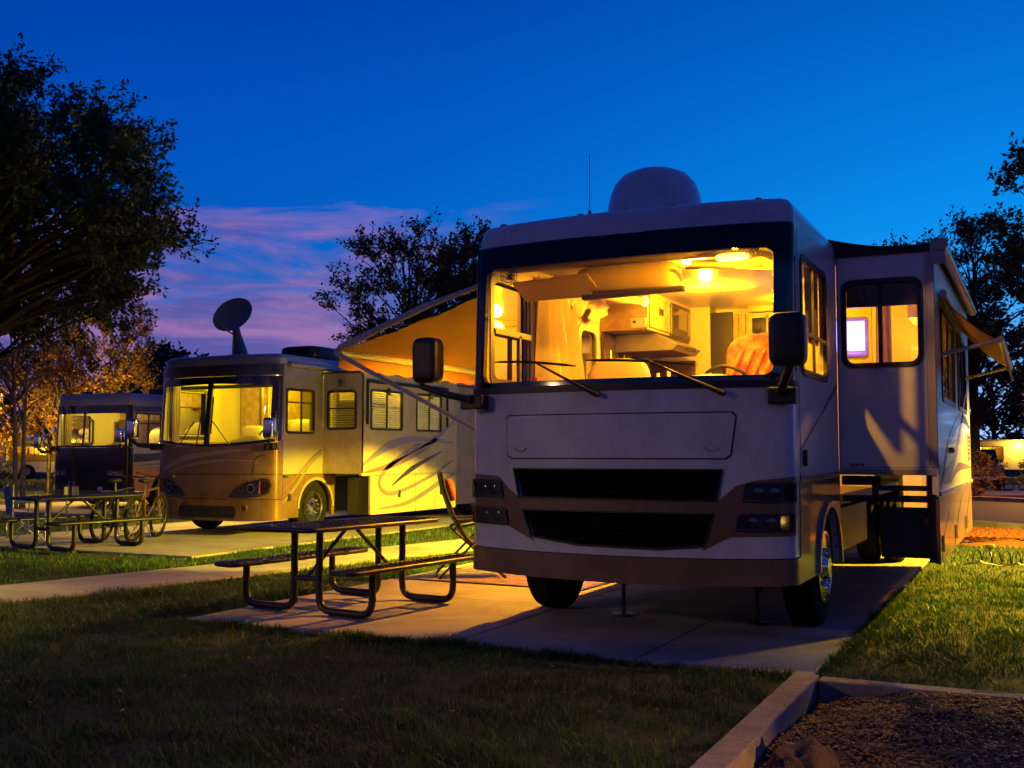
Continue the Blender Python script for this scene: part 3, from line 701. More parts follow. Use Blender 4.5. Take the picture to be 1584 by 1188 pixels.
    b = MB(); b.plate(arch(D+.03, 2.09, 1.19, 1.235, [], wr), (), outw(c.R, .012), .012); b.build('rub_rail', M_grey, T, bevel=.003)
    # wheel arch lip
    for (fn, sd) in ((c.R, 1), (c.Lf, -1)):
        lp = [(wc+wr*math.cos(math.pi*i/16), .47+wr*math.sin(math.pi*i/16)) for i in range(17)]; lo = [(wc+(wr+.05)*math.cos(math.pi*i/16), .47+(wr+.05)*math.sin(math.pi*i/16)) for i in range(17)]
        b = MB(); b.plate(lo+lp[::-1], (), outw(fn, .03), .06); b.build('wheel_arch', M_silver, T, smooth=30)
    b = MB(); b.ribbon([(.45, 1.42), (1.2, 1.68), (2.06, 1.98)], [.01, .03, .05], outw(c.R, .003), .003); b.build('side_stripe', M_dkgrey, T)
    b = MB(); b.box(c.W+.001, .52, 1.30, c.W+.03, .56, 1.42); b.build('door_handle', M_black, T, bevel=.006)
    b = MB(); b.box(c.W+.0005, .415, .5, c.W+.0025, .425, 3.06); b.build('panel_seam', M_black, T)
    window(T, outw(c.R, .012), .50, 1.97, 1.58, 2.88, .09, .05, bars=(1.03,), hbars=(2.3,))
    lw = [rr(.45, 2.0, 1.20, 2.86, .07), rr(2.36, 2.08, 2.80, 2.64, .09), rr(1.62, 2.1, 2.05, 2.72, .05), rr(5.0, 2.05, 6.2, 2.75, .06)]
    b = MB(); b.plate(arch(D, 10, .47, 3.07, [wc], wr), lw, c.Lf, .05, mi=0, mb=1, ms=0); b.build('side_wall', [M_white, M_cream], T)
    window(T, outw(c.Lf, .012), .42, 1.97, 1.23, 2.89, .08, .045, bars=(.92,), hbars=(2.45,), gl=G_dark)
    window(T, outw(c.Lf, .012), 4.97, 2.02, 6.23, 2.78, .06, .045, bars=(5.6,))
    window(T, outw(c.Lf, .012), 1.60, 2.08, 2.07, 2.74, .06, .04, gl=G_dark)
    b = MB(); b.plate(rr(2.22, .75, 2.94, 2.85, .1), [rr(2.36, 2.08, 2.80, 2.64, .09)], outw(c.Lf, .018), .015); dr = b.build('entry_door', M_white, T, bevel=.004)
    b = MB(); b.plate(rr(2.30, 2.02, 2.86, 2.70, .13), [rr(2.37, 2.09, 2.79, 2.63, .09)], lambda u, v, w: c.Lf(u, v, w-.045), .02)
    b.build('window_trim', M_ceil, dr, smooth=30); b = MB(); b.box(-c.W-.06, 2.28, 1.45, -c.W-.02, 2.33, 1.6); b.build('door_handle', M_black, dr, bevel=.005)
    b = MB(); b.plate([(2.36, 2.08), (2.80, 2.08), (2.80, 2.64), (2.36, 2.64)], (), lambda u, v, w: c.Lf(u, v, w-.03), 0); b.build('pane', G_dark, dr)
    b = MB(); b.box(-1.28, 9.94, .47, 1.28, 10.0, 3.07); b.build('rear_wall', M_white, T)
    # ---- underbody
    b = MB(); b.box(-1.23, .45, .93, 1.23, 9.9, 1.0); b.box(-1.0, .35, .50, 1.0, .42, .9); b.build('underbody', M_black, T)
    for x in (-.45, .45):
        b = MB(); b.box(x-.05, .3, .62, x+.05, 9.8, .85); b.build('chassis_rail', M_black, T)
    b = MB(); b.tube([(-1.1, wc, .47), (1.1, wc, .47)], .07, 10); b.tube([(-1.1, 7.2, .47), (1.1, 7.2, .47)], .09, 10); b.build('axle', M_black, T)
    b = MB(); b.box(-1.2, 2.1, .55, .2, 6.4, .92); b.box(.55, 2.3, .5, 1.22, 4.2, .9); b.build('storage_box', M_black, T, bevel=.01)
    for s in (-1, 1):
        wheel(T, s*1.12, wc, .47, s)
        wheel(T, s*1.14, 7.2, .47, s); wheel(T, s*.84, 7.2, .47, s, rim=False)
    for x, y in ((-.40, .95), (.74, 1.0)):
        b = MB(); b.lathe([(.10, 0), (.10, .012), (.018, .02), (.018, .26), (.04, .27), (.04, .62)], (x, y+.35, 0.003), 'Z', 16); b.build('levelling_jack', M_metalbk, T, smooth=35)
    # ---- slide-out room
    s0, s1, sx0, sx1, sz0, sz1 = 2.10, 6.90, 1.245, 2.09, 1.21, 3.10
    Fy = lambda u, v, w: (u, s0-w, v); Sx = lambda u, v, w: (sx1+w, u, v)
    b = MB(); b.plate(rr(1.292, sz0, sx1, sz1, .012, 2), [rr(1.36, 2.155, 1.97, 2.865, .07)], Fy, .05, mi=0, mb=1, ms=0); so = b.build('slide_out_front', [M_white, M_cream], T)
    w_ = window(T, outw(Fy, .012), 1.33, 2.125, 2.00, 2.895, .09, .045, bars=(1.655,)); 
    b = MB(); b.box(1.37, s0+.055, 2.66, 1.96, s0+.07, 2.86); b.build('roller_shade', M_iron, w_)
    b = MB(); b.box(1.292, s0-.012, sz0+.0, sx1-.02, s0-.001, sz0+.05); b.box(sx1-.06, s0-.006, sz0+.06, sx1, s0-.001, sz1-.02); b.build('corner_trim', M_silver, T, bevel=.003)
    b = MB(); b.plate([(s0+.001, sz0-.16), (s1, sz0-.16), (s1, sz1), (s0+.001, sz1)], [rr(2.72, 1.88, 4.30, 2.66, .06), rr(4.85, 1.88, 6.2, 2.66, .06)], Sx, .05, mi=0, mb=1, ms=0); b.build('slide_out_wall', [M_white, M_cream], T)
    for a, z in ((2.69, 4.33), (4.82, 6.23)):
        window(T, outw(Sx, .012), a, 1.85, z, 2.69, .07, .045, bars=((a+z)/2,), gl=G_dark)
    b = MB(); b.box(sx0, s0+.05, sz0, sx1-.05, s1-.05, sz0+.05); b.build('slide_out_floor', M_iron, T)
    b = MB(); b.box(sx0, s0+.05, sz1-.04, sx1-.05, s1-.05, sz1-.001); b.build('slide_out_roof', M_ceil, T)
    b = MB(); b.box(sx0, s1-.05, sz0, sx1-.05, s1, sz1); b.build('slide_out_end', M_white, T)
    for k, (a_, w_) in enumerate(((.05, .018), (.075, .012), (.095, .022), (.125, .014), (.147, .02))):
        b = MB(); b.box(1.33+a_, s0-.0035, 1.285, 1.33+a_+w_, s0-.0015, 1.305); b.build('decal_mark', M_dkgrey, T)
    b = MB(); b.plate(rr(1.30, sz0+.06, sx1-.065, sz1-.005, .02, 2), [rr(1.306, sz0+.066, sx1-.071, sz1-.011, .02, 2)], outw(Fy, .002), .002); b.build('edge_seal', M_grey, T)
    b = MB(); b.plate(rr(6.30, 1.30, 6.72, 1.62, .02, 2), [], outw(Sx, .01), .01); vt = b.build('fridge_vent', M_silver, T)
    for k in range(6): b = MB(); b.obox((sx1+.014, 6.51, 1.34+.048*k), (.006, .38, .02), (0, R(25), 0)); b.build('vent_slat', M_grey, vt)
    b = MB(); b.box(1.60, 2.30, .50, 2.03, 2.34, .93); b.build('compartment_end', M_iron, T, bevel=.004)
    b = MB(); b.box(1.30, 2.16, .98, 2.04, 2.20, 1.035); b.box(1.60, 2.165, 1.075, 2.04, 2.195, 1.12); b.box(1.30, 2.16, 1.12, 1.62, 2.20, 1.2); b.box(2.0, 2.14, .48, 2.06, 2.2, 1.2); b.box(1.55, 2.16, .95, 1.60, 2.2, 1.19); b.build('slide_frame', M_black, T)
    for k in range(3):
        ya, yb = 2.14+1.586*k, 2.14+1.586*(k+1)-.014
        b = MB(); b.plate(rr(ya, .47, yb, 1.03, .02, 2), (), Sx, .04); d_ = b.build('compartment_door', M_tan, T, bevel=.006)
        b = MB(); b.box(sx1+.001, ya+.18, .56, sx1+.02, ya+.24, .70); b.build('door_latch', M_chrome, d_, bevel=.004)
        b = MB(); b.ribbon([(ya+.1, .5), ((ya+yb)/2, .8), (yb-.08, 1.0)], [.02, .05, .02], outw(Sx, .003), .003); b.build('stripe', M_dkgrey, d_)
    for ps, ws, m_ in (([(2.3, 1.1), (3.4, 1.5), (5.2, 1.78), (6.8, 1.7)], [.02, .10, .12, .03], M_dkgrey), ([(2.2, 1.25), (3.2, 1.2), (4.6, 1.5), (6.7, 2.3)], [.10, .16, .10, .02], M_grey), ([(3.4, 1.12), (4.6, 1.25), (6.8, 1.22)], [.03, .09, .02], M_tan), ([(2.6, 2.75), (4.4, 2.95), (6.6, 2.98)], [.01, .03, .02], M_grey)):
        b = MB(); b.ribbon(ps, ws, outw(Sx, .004), .003); b.build('swoosh', m_, T)
    b = MB(); b.plate([(s0+.02, 1.04), (s1, 1.04), (s1, 1.075), (s0+.02, 1.075)], (), outw(Sx, .02), .02); b.build('rub_rail', M_silver, T, bevel=.003)
    b = MB(); b.blob((sx1+.02, 3.4, 1.42), (.03, .05, .03), .7, 12, 8); b.build('side_marker', M_amber, T, smooth=50)
    # fabric topper over the slide-out and its roller
    n = 10; vs = []; fs = []
    for j in range(2):
        for i in range(n+1):
            t = i/n; x = 1.22+(2.13-1.22)*t; z = 3.27-.10*t-.05*math.sin(math.pi*t); vs.append((x, s0-.03+(s1-s0+.06)*j, z))
    for i in range(n): fs.append((i, i+1, n+2+i, n+1+i))
    b = MB(); b.add(vs, fs); b.add([(v[0], v[1], v[2]-.02) for v in vs], [f[::-1] for f in fs]); b.plate([(1.22, 3.10), (2.12, 3.10), (2.12, 3.16), (1.7, 3.155), (1.22, 3.255)], (), lambda u, v, w: (u, s0-.03-w, v), .01)
    b.build('slide_topper', mat('topper_fabric', (.03, .024, .022), .8, bump=.2), T, smooth=60)
    b = MB(); b.tube([(2.16, s0-.02, 3.14), (2.16, s1, 3.14)], .045, 14); b.build('topper_roller', M_silver, T, smooth=40)
    b = MB(); b.box(2.07, s0-.045, 2.98, 2.19, s0-.025, 3.19); b.lathe([(.055, -.02), (.055, .0), (0, .0)], (2.16, s0-.045, 3.14), 'Y', 16); b.build('roller_bracket', M_silver, T, bevel=.004)
    # small window awning on the slide-out
    n = 10; ya, yb = 2.50, 5.80; xw, zw, xo, zo = 2.10, 2.79, 2.56, 2.36; vs = []; fs = []
    for i in range(n+1):
        t = i/n
        for y in (ya, yb): vs.append((xw+(xo-xw)*t, y, zw+(zo-zw)*t-.04*math.sin(math.pi*t)))
    for i in range(n): fs.append((2*i, 2*i+1, 2*i+3, 2*i+2))
    b = MB(); b.add(vs, fs); b.add([(v[0], v[1], v[2]-.006) for v in vs], [f[::-1] for f in fs]); wa = b.build('window_awning', M_awn, T, smooth=60)
    vs = []; m_ = 40
    for i in range(m_+1):
        y = ya+(yb-ya)*i/m_; vs += [(xo+.02, y, zo), (xo+.05+.012*math.sin(i*1.3), y, zo-.15-.025*abs(math.sin(i*.8)))]
    b = MB(); b.add(vs, [(2*i, 2*i+1, 2*i+3, 2*i+2) for i in range(m_)]); b.build('valance', M_awn, wa, smooth=60)
    b = MB(); b.tube([(xo+.02, ya-.04, zo), (xo+.02, yb+.04, zo)], .03, 12); b.build('roller', M_armw, wa, smooth=40)
    for y in (ya-.03, yb+.02):
        b = MB(); b.tube([(sx1+.02, y, 2.25), (xo+.02, y, zo)], .017, 8); b.build('awning_arm', M_armw, wa, smooth=40)
    b = MB(); b.tube([(sx1+.04, ya, zw), (sx1+.04, yb, zw)], .035, 10); b.build('fabric_rail', M_armw, wa, smooth=40)
    # ---- patio awning on the far (left) side
    xr, zr, ya, yb = -3.66, 2.45, 1.65, 6.4; xw, zw = -1.31, 3.145
    n = 14; vs = []; fs = []; ny = 10
    for j in range(ny+1):
        y = ya+.03+(yb-ya-.1)*j/ny
        for i in range(n+1):
            t = i/n; vs.append((xr+(xw-xr)*t, y, zr+(zw-zr)*t-.015*math.sin(math.pi*t)-.016*math.sin(math.pi*t)*math.cos(j*1.1)-.012*math.sin(i*1.9+j*.6)*math.sin(math.pi*t)))
    for j in range(ny):
        for i in range(n): a = j*(n+1)+i; fs.append((a, a+1, a+n+2, a+n+1))
    b = MB(); b.add(vs, fs); b.add([(v[0], v[1], v[2]+.006) for v in vs], [f[::-1] for f in fs]); aw = b.build('patio_awning', M_awn, T, smooth=70)
    b = MB(); b.tube([(xr, ya+.02, zr), (xr, yb, zr)], .05, 14); b.build('roller', M_armw, aw, smooth=40)
    vs = []; m_ = 60
    for i in range(m_+1):
        y = ya+.1+(yb-ya-.2)*i/m_; vs += [(xr-.05, y, zr-.01), (xr-.055+.01*math.sin(i*.9), y, zr-.16-.025*abs(math.sin(i*math.pi/5)))]
    b = MB(); b.add(vs, [(2*i, 2*i+1, 2*i+3, 2*i+2) for i in range(m_)]); b.build('valance', M_awn, aw, smooth=60)
    for y in (ya-.03, yb+.03):
        b = MB(); b.tube([(xr, y, zr), ((xr+xw)/2, y, (zr+zw)/2+.08), (xw, y, zw+.04)], .028, 8); b.tube([((xr+xw)/2-.05, y, (zr+zw)/2+.07), (xr+.05, y, zr+.03)], .036, 8); b.build('rafter_arm', M_armw, aw, smooth=40)
        b = MB(); b.tube([(xr, y, zr-.02), (-1.33, y, 1.28)], .024, 8); b.build('support_arm', M_armw, aw, smooth=40)
    b = MB(); b.tube([(-1.34, ya-.1, 3.12), (-1.34, yb+.1, 3.12)], .035, 10); b.build('wall_rail', M_armw, aw, smooth=40)
    # ---- roof gear
    b = MB(); prof = [(.44, 3.30), (.435, 3.42), (.425, 3.55), (.40, 3.68), (.36, 3.78), (.29, 3.86), (.19, 3.905), (.09, 3.92), (0, 3.922)]
    b.lathe(prof, (-.17, 1.55, 0), 'Z', 48); b.build('satellite_dome', M_white, T, smooth=50)
    b = MB(); b.lathe([(.47, 3.27), (.47, 3.31), (.43, 3.33)], (-.17, 1.55, 0), 'Z', 32); b.build('dome_base', M_black, T)
    b = MB(); b.tube([(-1.10, 2.3, 3.27), (-1.10, 2.3, 3.80)], .018, 8); b.tube([(-1.10, 2.3, 3.80), (-1.10, 2.3, 4.38)], .0035, 6); b.build('antenna', M_black, T)
    b = MB(); b.blob((-1.0, 2.2, 3.33), (.33, .5, .09), .5, 24, 10); b.build('roof_vent', M_grey, T, smooth=50)
    b = MB(); b.blob((-.2, 6.4, 3.42), (.38, .6, .17), .4, 24, 10); b.build('air_conditioner', M_white, T, smooth=50)
    # ---- mirrors
    mirror(T, 1, (1.24, .10, 1.80), [(1.24, .02, 1.82), (1.30, -.10, 1.90), (1.345, -.14, 2.0), (1.35, -.14, 2.12)], (1.33, -.14, 2.17), (.25, .17, .37))
    mirror(T, -1, (-1.20, .06, 1.80), [(-1.20, -.02, 1.82), (-1.38, -.06, 1.86), (-1.60, -.08, 1.93), (-1.62, -.08, 2.1)], (-1.565, -.05, 2.14), (.23, .17, .37))
    # ================= interior
    b = MB(); b.box(-1.235, .34, 1.001, 1.235, 6.9, 1.03); b.build('cabin_floor', M_iron, T)
    b = MB(); b.box(-1.235, .34, 3.085, 1.235, 6.9, 3.10); b.build('cabin_ceiling', M_ceil, T)
    b = MB(); b.plate([(-A*.9, 1.0), (A*.9, 1.0), (A*.9, 1.86), (-A*.9, 1.86)], (), outw(F, -.055), .02, CU); b.build('firewall', M_iron, T)
    # dashboard
    vs = []; nx = 20
    for i in range(nx+1):
        x = -1.2+2.4*i/nx; hz = 1.915+.085*math.exp(-((x-.62)/.36)**2)
        vs += [(x, .20, 1.875), (x, .42, hz-.005), (x, .72, hz), (x, .84, hz-.08), (x, .90, 1.6)]
    b = MB(); b.add(vs, [(5*i+k, 5*i+k+1, 5*i+k+6, 5*i+k+5) for i in range(nx) for k in range(4)]); b.build('dashboard', M_dash, T, smooth=60)
    sw_ = MB(); cc = Vector((.60, 1.02, 1.91)); rt_ = Matrix.Rotation(R(-58), 3, 'X')
    sw_.tube([cc+rt_ @ Vector((.21*math.cos(a), .21*math.sin(a), 0)) for a in [2*math.pi*i/28 for i in range(28)]], .015, 8, closed=True)
    for a in (0, 2.1, 4.2): sw_.tube([cc, cc+rt_ @ Vector((.2*math.cos(a+.5), .2*math.sin(a+.5), 0))], .014, 6)
    sw_.blob(cc, (.06, .06, .03), .8, 14, 8); sw_.build('steering_wheel', M_iron, T, smooth=40)
    for nm, x, ml, zt in (('driver_seat', .62, M_red, 2.44), ('passenger_seat', -.74, M_seat, 2.27)):
        st = MB(); st.blob((x, 1.88, 1.50), (.29, .30, .11), .55, 24, 12); s_ = st.build(nm, M_seat, T, smooth=50)
        st = MB(); st.blob((x, 2.12, (1.5+zt)/2), (.31, .12, (zt-1.45)/2), .5, 30, 18, rot=(R(-6), 0, 0), nz=.10 if ml == M_red else .02, seed=3); st.build('seat_back', ml, s_, smooth=60)
        for sd in (-1, 1):
            st = MB(); st.blob((x+sd*.32, 1.85, 1.78), (.045, .2, .05), .6, 14, 8); st.build('armrest', M_seat, s_, smooth=50)
        st = MB(); st.box(x-.2, 1.7, 1.03, x+.2, 2.05, 1.4); st.build('pedestal', M_iron, s_)
        if ml == M_red:
            for q in range(5):
                st = MB(); x0 = x-.22+.1*q; st.tube([(x0-.10, 2.02, 1.85), (x0-.02, 1.985, 2.08), (x0+.06, 2.02, 2.28), (x0+.13, 2.10, 2.39)], [.012, .026, .022, .008], 8); st.build('cloth_fold', M_red, s_, smooth=60)
    # lining of the pillars and the header
    b = MB(); b.box(-1.2, .52, 2.93, 1.2, .70, 3.08); b.build('header_lining', M_ceil, T, bevel=.03)
    # cab curtain, window valances
    b = MB(); b.box(1.20, 1.02, 2.28, 1.225, 1.60, 2.92); b.build('window_shade', M_curt, T)
    for (a_, e_, z0_, z1_) in ((.45, 1.20, 2.0, 2.86),):
        b = MB(); b.plate(rr(a_-.05, z0_-.05, e_+.05, z1_+.05, .09), [rr(a_+.02, z0_+.02, e_-.02, z1_-.02, .06)], lambda u, v, w: c.Lf(u, v, w-.05), .015); b.box(-1.245, a_+.02, 2.40, -1.215, e_-.02, 2.45); b.box(-1.245, .93, z0_+.02, -1.215, .97, 2.42); b.build('inner_window_frame', M_iron, T)
    curtain(T, -1.17, 1.27, -1.12, 1.84, 1.55, 3.0, M_curt, 5, .085, .5)
    curtain(T, 1.19, .45, 1.19, .60, 1.7, 2.95, M_curt, 3, .02)
    for k, (ya, yb) in enumerate(((1.75, 2.75),)):
        nS = 30; vs = []
        for i in range(nS+1):
            t = i/nS; y = ya+(yb-ya)*t; dz = .11*abs(math.sin(2*math.pi*t))
            vs += [(-1.12+.03*math.sin(t*19), y, 3.0), (-1.06+.05*math.sin(t*23+1), y, 2.92-dz*.6), (-1.12+.04*math.sin(t*27), y, 2.82-dz)]
        b = MB(); b.add(vs, [(3*i+j, 3*i+j+1, 3*i+j+4, 3*i+j+3) for i in range(nS) for j in range(2)]); b.build('window_swag', M_curt, T, smooth=60)
    b = MB(); b.box(-1.23, 1.74, 2.97, -.95, 2.85, 3.08); b.build('wall_valance', M_wood, T, bevel=.012)
    b = MB(); b.tube([(-1.0, 1.9, 2.93), (-.8, 2.3, 2.90), (-.72, 2.75, 2.93)], [.03, .045, .04], 10); b.build('rolled_shade', M_ceil, T, smooth=60)
    # galley cabinets on the left wall
    b = MB(); b.box(-1.235, 2.92, 2.66, -.715, 4.42, 3.084); cb = b.build('wall_cabinet', M_wood, T, bevel=.006)
    fn = lambda u, v, w: (-.713+w, u, v)
    for ya, yb in ((2.95, 3.27), (3.29, 3.61)):
        b = MB(); b.plate([(ya, 2.69), (yb, 2.69), (yb, 3.05), (ya, 3.05)], [[(ya+.05, 2.74), (yb-.05, 2.74), (yb-.05, 3.0), (ya+.05, 3.0)]], outw(fn, .018), .018); d_ = b.build('cabinet_door', M_wood, cb, bevel=.003)
        b = MB(); b.plate([(ya+.045, 2.735), (yb-.045, 2.735), (yb-.045, 3.005), (ya+.045, 3.005)], (), outw(fn, .008), .008); b.build('door_panel', M_wood, cb)
        yp = ya+.285 if ya < 3 else ya+.02
        b = MB(); b.box(-.695, yp, 2.84, -.675, yp+.014, 2.91); b.build('cabinet_pull', M_iron, cb)
    b = MB(); b.box(-1.2, 3.64, 2.67, -.685, 4.34, 3.03); mw = b.build('microwave', M_iron, cb, bevel=.01)
    b = MB(); b.box(-.6845, 3.68, 2.76, -.68, 4.18, 2.99); b.build('microwave_door', M_frit, cb, bevel=.004)
    b = MB(); b.box(-.6845, 4.21, 2.72, -.678, 4.31, 2.99); b.build('microwave_keypad', M_grey, cb)
    b = MB(); b.box(-.90, 2.905, 2.68, -.73, 2.919, 2.78); th = b.build('thermostat', M_white, cb, bevel=.004)
    b = MB(); b.box(-.87, 2.900, 2.73, -.84, 2.9046, 2.755); b.build('display', M_iron, cb)
    b = MB(); b.plate([(-1.2, 2.47), (-.56, 2.47), (-.50, 2.53), (-.74, 2.655), (-1.2, 2.655)], (), lambda u, v, w: (u, 3.25-w, v), .85); rh = b.build('range_hood', M_alu, T, bevel=.006)
    b = MB(); b.box(-.53, 3.6, 2.50, -.508, 3.95, 2.54); b.build('hood_vent', M_iron, rh)
    b = MB(); b.box(-1.232, 2.93, 1.94, -1.20, 4.42, 2.64); b.box(-1.20, 4.40, 1.94, -.66, 4.44, 2.45); b.build('backsplash', M_dkwood, T, kind='stuff')
    b = MB(); b.box(-.5, 4.437, 2.0, -.49, 4.449, 2.1); b.build('light_switch', M_white, T)
    for k, (y_, z_) in enumerate(((3.05, 2.35), (3.25, 2.33), (3.45, 2.36), (3.65, 2.34))):
        b = MB(); b.tube([(-1.17, y_, z_+.12), (-1.15, y_, z_-.12)], .008, 6); b.lathe([(.0, z_-.2), (.045, z_-.17), (.05, z_-.12)], (-1.14, y_, 0), 'Z', 12); b.build('hanging_ladle', [M_chrome, M_iron, M_alu, M_red][k], T, kind='stuff')
    b = MB(); b.plate(rr(-.44, 2.25, -.24, 2.6, .01, 2), [], lambda u, v, w: (u-.62, 4.43-w, v), .012); b.build('wall_picture', M_blinds, T)
    for x_, y_, sx_, sy_, h_, m_ in ((-.55, .55, .16, .10, .012, M_blinds), (-.25, .62, .12, .16, .02, M_iron), (-.9, .6, .05, .05, .10, M_red), (.05, .55, .20, .12, .008, M_ceil), (.98, .6, .04, .04, .09, M_white)):
        b = MB(); b.obox((x_, y_, 1.925+h_/2), (sx_, sy_, h_), (0, 0, x_*2)); b.build('dash_item', m_, T, bevel=.004)
    b = MB(); b.box(-1.235, 2.92, 1.03, -.65, 4.42, 1.88); b.build('galley_base', M_wood, T); b = MB(); b.box(-1.235, 2.90, 1.88, -.62, 4.42, 1.93); b.build('countertop', M_dkwood, T, bevel=.006)
    for k, (x, y, h, r_, m_) in enumerate(((-.70, 3.0, .20, .045, M_white), (-.80, 3.05, .27, .03, M_chrome), (-.92, 2.98, .17, .055, M_red), (-1.02, 3.02, .26, .03, M_iron), (-.72, 3.25, .30, .05, M_ceil), (-1.12, 3.1, .22, .05, M_chrome), (-.88, 3.35, .26, .03, M_amber), (-.70, 3.55, .36, .055, M_white))):
        b = MB(); b.lathe([(r_, 0), (r_, h*.6), (r_*.4, h*.8), (r_*.4, h), (0, h)], (x, y, 1.931), 'Z', 14); o_ = b.build('bottle', m_, None, smooth=40); o_.location = T.location
        tag(o_, ['white squat bottle at the front edge of the galley counter', 'tall chrome bottle standing on the galley counter', 'short red jar on the galley counter', 'dark slim bottle on the galley counter near the range hood', 'cream carafe on the galley counter', 'chrome shaker at the wall end of the galley counter', 'amber bottle behind the red jar on the counter', 'tall white bottle farthest back on the galley counter'][k], 'bottle', 'bottles on the galley counter')
    # rear of the living room
    b = MB(); b.box(-1.235, 4.45, 1.03, -.50, 4.50, 3.084); b.build('partition', M_cream, T, bevel=.004)
    b = MB(); b.box(-.50, 4.75, 1.03, 1.235, 4.79, 3.084); rwl = b.build('bedroom_wall', M_cream, T)
    b = MB(); b.box(-.58, 4.72, 1.03, -.30, 4.749, 3.03); sd = b.build('shower_door', M_iron, T)
    b = MB(); b.tube([(-.54, 4.7, 2.1), (-.54, 4.65, 2.1), (-.54, 4.65, 2.4), (-.54, 4.7, 2.4)], .009, 8); b.build('door_handle', M_chrome, sd, smooth=40)
    for x0 in (-.28, -.20, -.12): b = MB(); b.box(x0, 4.70, 1.03, x0+.05, 4.749, 3.0); b.build('door_post', M_wood, T, bevel=.004)
    b = MB(); b.box(-.06, 4.70, 1.9, .42, 4.749, 2.97); pn = b.build('dark_glass_panel', M_frit, T); b = MB(); b.box(.10, 4.685, 1.9, .115, 4.70, 2.97); b.build('panel_strip', M_wood, pn); b = MB(); b.box(-.07, 4.685, 2.94, .43, 4.699, 2.98); b.build('panel_rail', M_wood, pn)
    b = MB(); b.box(-.1, 4.6, 3.0, 1.2, 4.74, 3.08); b.build('wall_valance', M_wood, T, bevel=.01)
    b = MB(); b.blob((.18, 3.2, 3.07), (.20, .06, .02), .6, 16, 8); b.build('ceiling_strip', M_ceil, T, smooth=50)
    # overhead parts behind the windshield
    b = MB(); b.blob((-.10, .66, 2.80), (.42, .14, .115), .32, 32, 14); b.build('overhead_cabinet', M_dash, T, smooth=50)
    b = MB(); b.obox((-.02, .52, 2.665), (.86, .06, .045), (0, R(-1.5), 0)); b.build('overhead_trim_bar', M_iron, T, bevel=.01)
    for pts, ang in (([(-.94, .40), (-.30, .40)], 60), ):
        b = MB(); b.plate([(-.98, 2.66), (-.42, 2.665), (-.32, 2.73), (-.40, 2.85), (-1.08, 2.82)], (), lambda u, v, w: (u, .48-w+(2.85-v)*.35, v), .02); b.build('sun_visor', M_dash, T, bevel=.006)
    b = MB(); b.plate([(.42, 2.86), (1.05, 2.80), (1.10, 2.84), (1.0, 2.885), (.45, 2.90)], (), lambda u, v, w: (u, .55-w+(2.9-v)*1.6, v), .02); b.build('sun_visor', M_ceil, T, bevel=.006)
    b = MB(); b.tube([(.42, .5, 2.83), (1.02, .5, 2.80)], .012, 8); b.build('visor_rail', M_iron, T)
    for x, z in ((-1.06, 2.86), (.98, 2.93)):
        b = MB()
        for rr_ in (.03, .055, .075): b.tube([(x+rr_*math.cos(a), .40, z+rr_*math.sin(a)) for a in [2*math.pi*i/20 for i in range(20)]], .003, 5, closed=True)
        for i in range(10): a = math.pi*2*i/10; b.tube([(x, .39, z), (x+.075*math.cos(a), .40, z+.075*math.sin(a))], .002, 4)
        b.blob((x, .44, z), (.03, .04, .03), 1, 12, 8); b.build('cab_fan', M_iron, T)
    # slide-out furniture
    b = MB(); b.box(1.26, 4.6, 1.27, 2.03, 4.64, 3.05); b.build('slide_room_divider', M_cream, T)
    b = MB(); b.box(1.72, 3.6, 2.72, 2.03, 4.58, 3.04); cbn = b.build('slide_cabinet', M_wood, T, bevel=.01)
    b = MB(); b.box(1.66, 4.52, 2.15, 2.03, 4.59, 2.52); b.build('window_blind', M_blinds, T)
    for k in range(9): b = MB(); b.box(1.67, 4.50, 2.17+.038*k, 2.02, 4.518, 2.19+.038*k); b.build('blind_slat', M_blinds, cbn)
    b = MB(); b.blob((1.78, 3.3, 1.62), (.26, .9, .30), .5, 20, 12); b.build('sofa', M_seat, T, smooth=50)
    b = MB(); b.blob((2.0, 2.38, 2.12), (.08, .08, .09), 1, 16, 10); b.build('throw_cushion', M_iron, T, smooth=50)
    curtain(T, 1.50, 3.05, 1.62, 3.15, 1.6, 2.9, mat('tv_lit_curtain', (.55, .40, .50), .8), 3, .02)  # violet television glow worked into the curtain colour
    b = MB(); b.obox((1.20, 3.42, 2.52), (.36, .30, .40), (0, 0, R(8))); tv = b.build('television', M_silver, T, bevel=.03); light('tv_glow', 'POINT', (1.30, 3.05, 2.5), 16, (.40, .16, 1), .08, T)
    b = MB(); b.obox((1.222, 3.262, 2.53), (.29, .006, .29), (0, 0, R(8))); b.build('screen', emit('tv_screen', (.36, .44, 1.0), 2.4), tv)
    # lamps
    b = MB(); b.blob((.80, .46, 2.88), (.13, .05, .03), .7, 20, 10); b.build('dome_lamp', emit('lamp_white', (1, .62, .07), 24), T, smooth=50)
    b = MB(); b.blob((-.70, 2.78, 2.93), (.05, .05, .05), 1, 12, 8); b.build('reading_lamp', emit('lamp_soft', (1, .6, .08), 7), T)
    light('dome_light', 'POINT', (.85, .34, 2.84), 190, WARM, .022, T)
    b = MB(); b.blob((.2, 1.5, 3.06), (.11, .05, .022), .7, 20, 8); b.build('ceiling_lamp', emit('lamp_core', (1, .86, .42), 30), T, smooth=50)
    light('cab_ceiling_light', 'POINT', (.2, 1.5, 2.98), 115, WARM, .07, T)
    light('galley_light', 'POINT', (-.1, 2.9, 2.95), 180, WARM, .07, T)
    light('rear_light', 'POINT', (.5, 4.1, 2.92), 60, WARM, .08, T)
    light('slide_light', 'POINT', (1.7, 4.2, 2.6), 9, (1, .45, .03), .06, T)
    light('bath_light', 'POINT', (-.6, 5.5, 2.8), 20, WARM, .08, T)
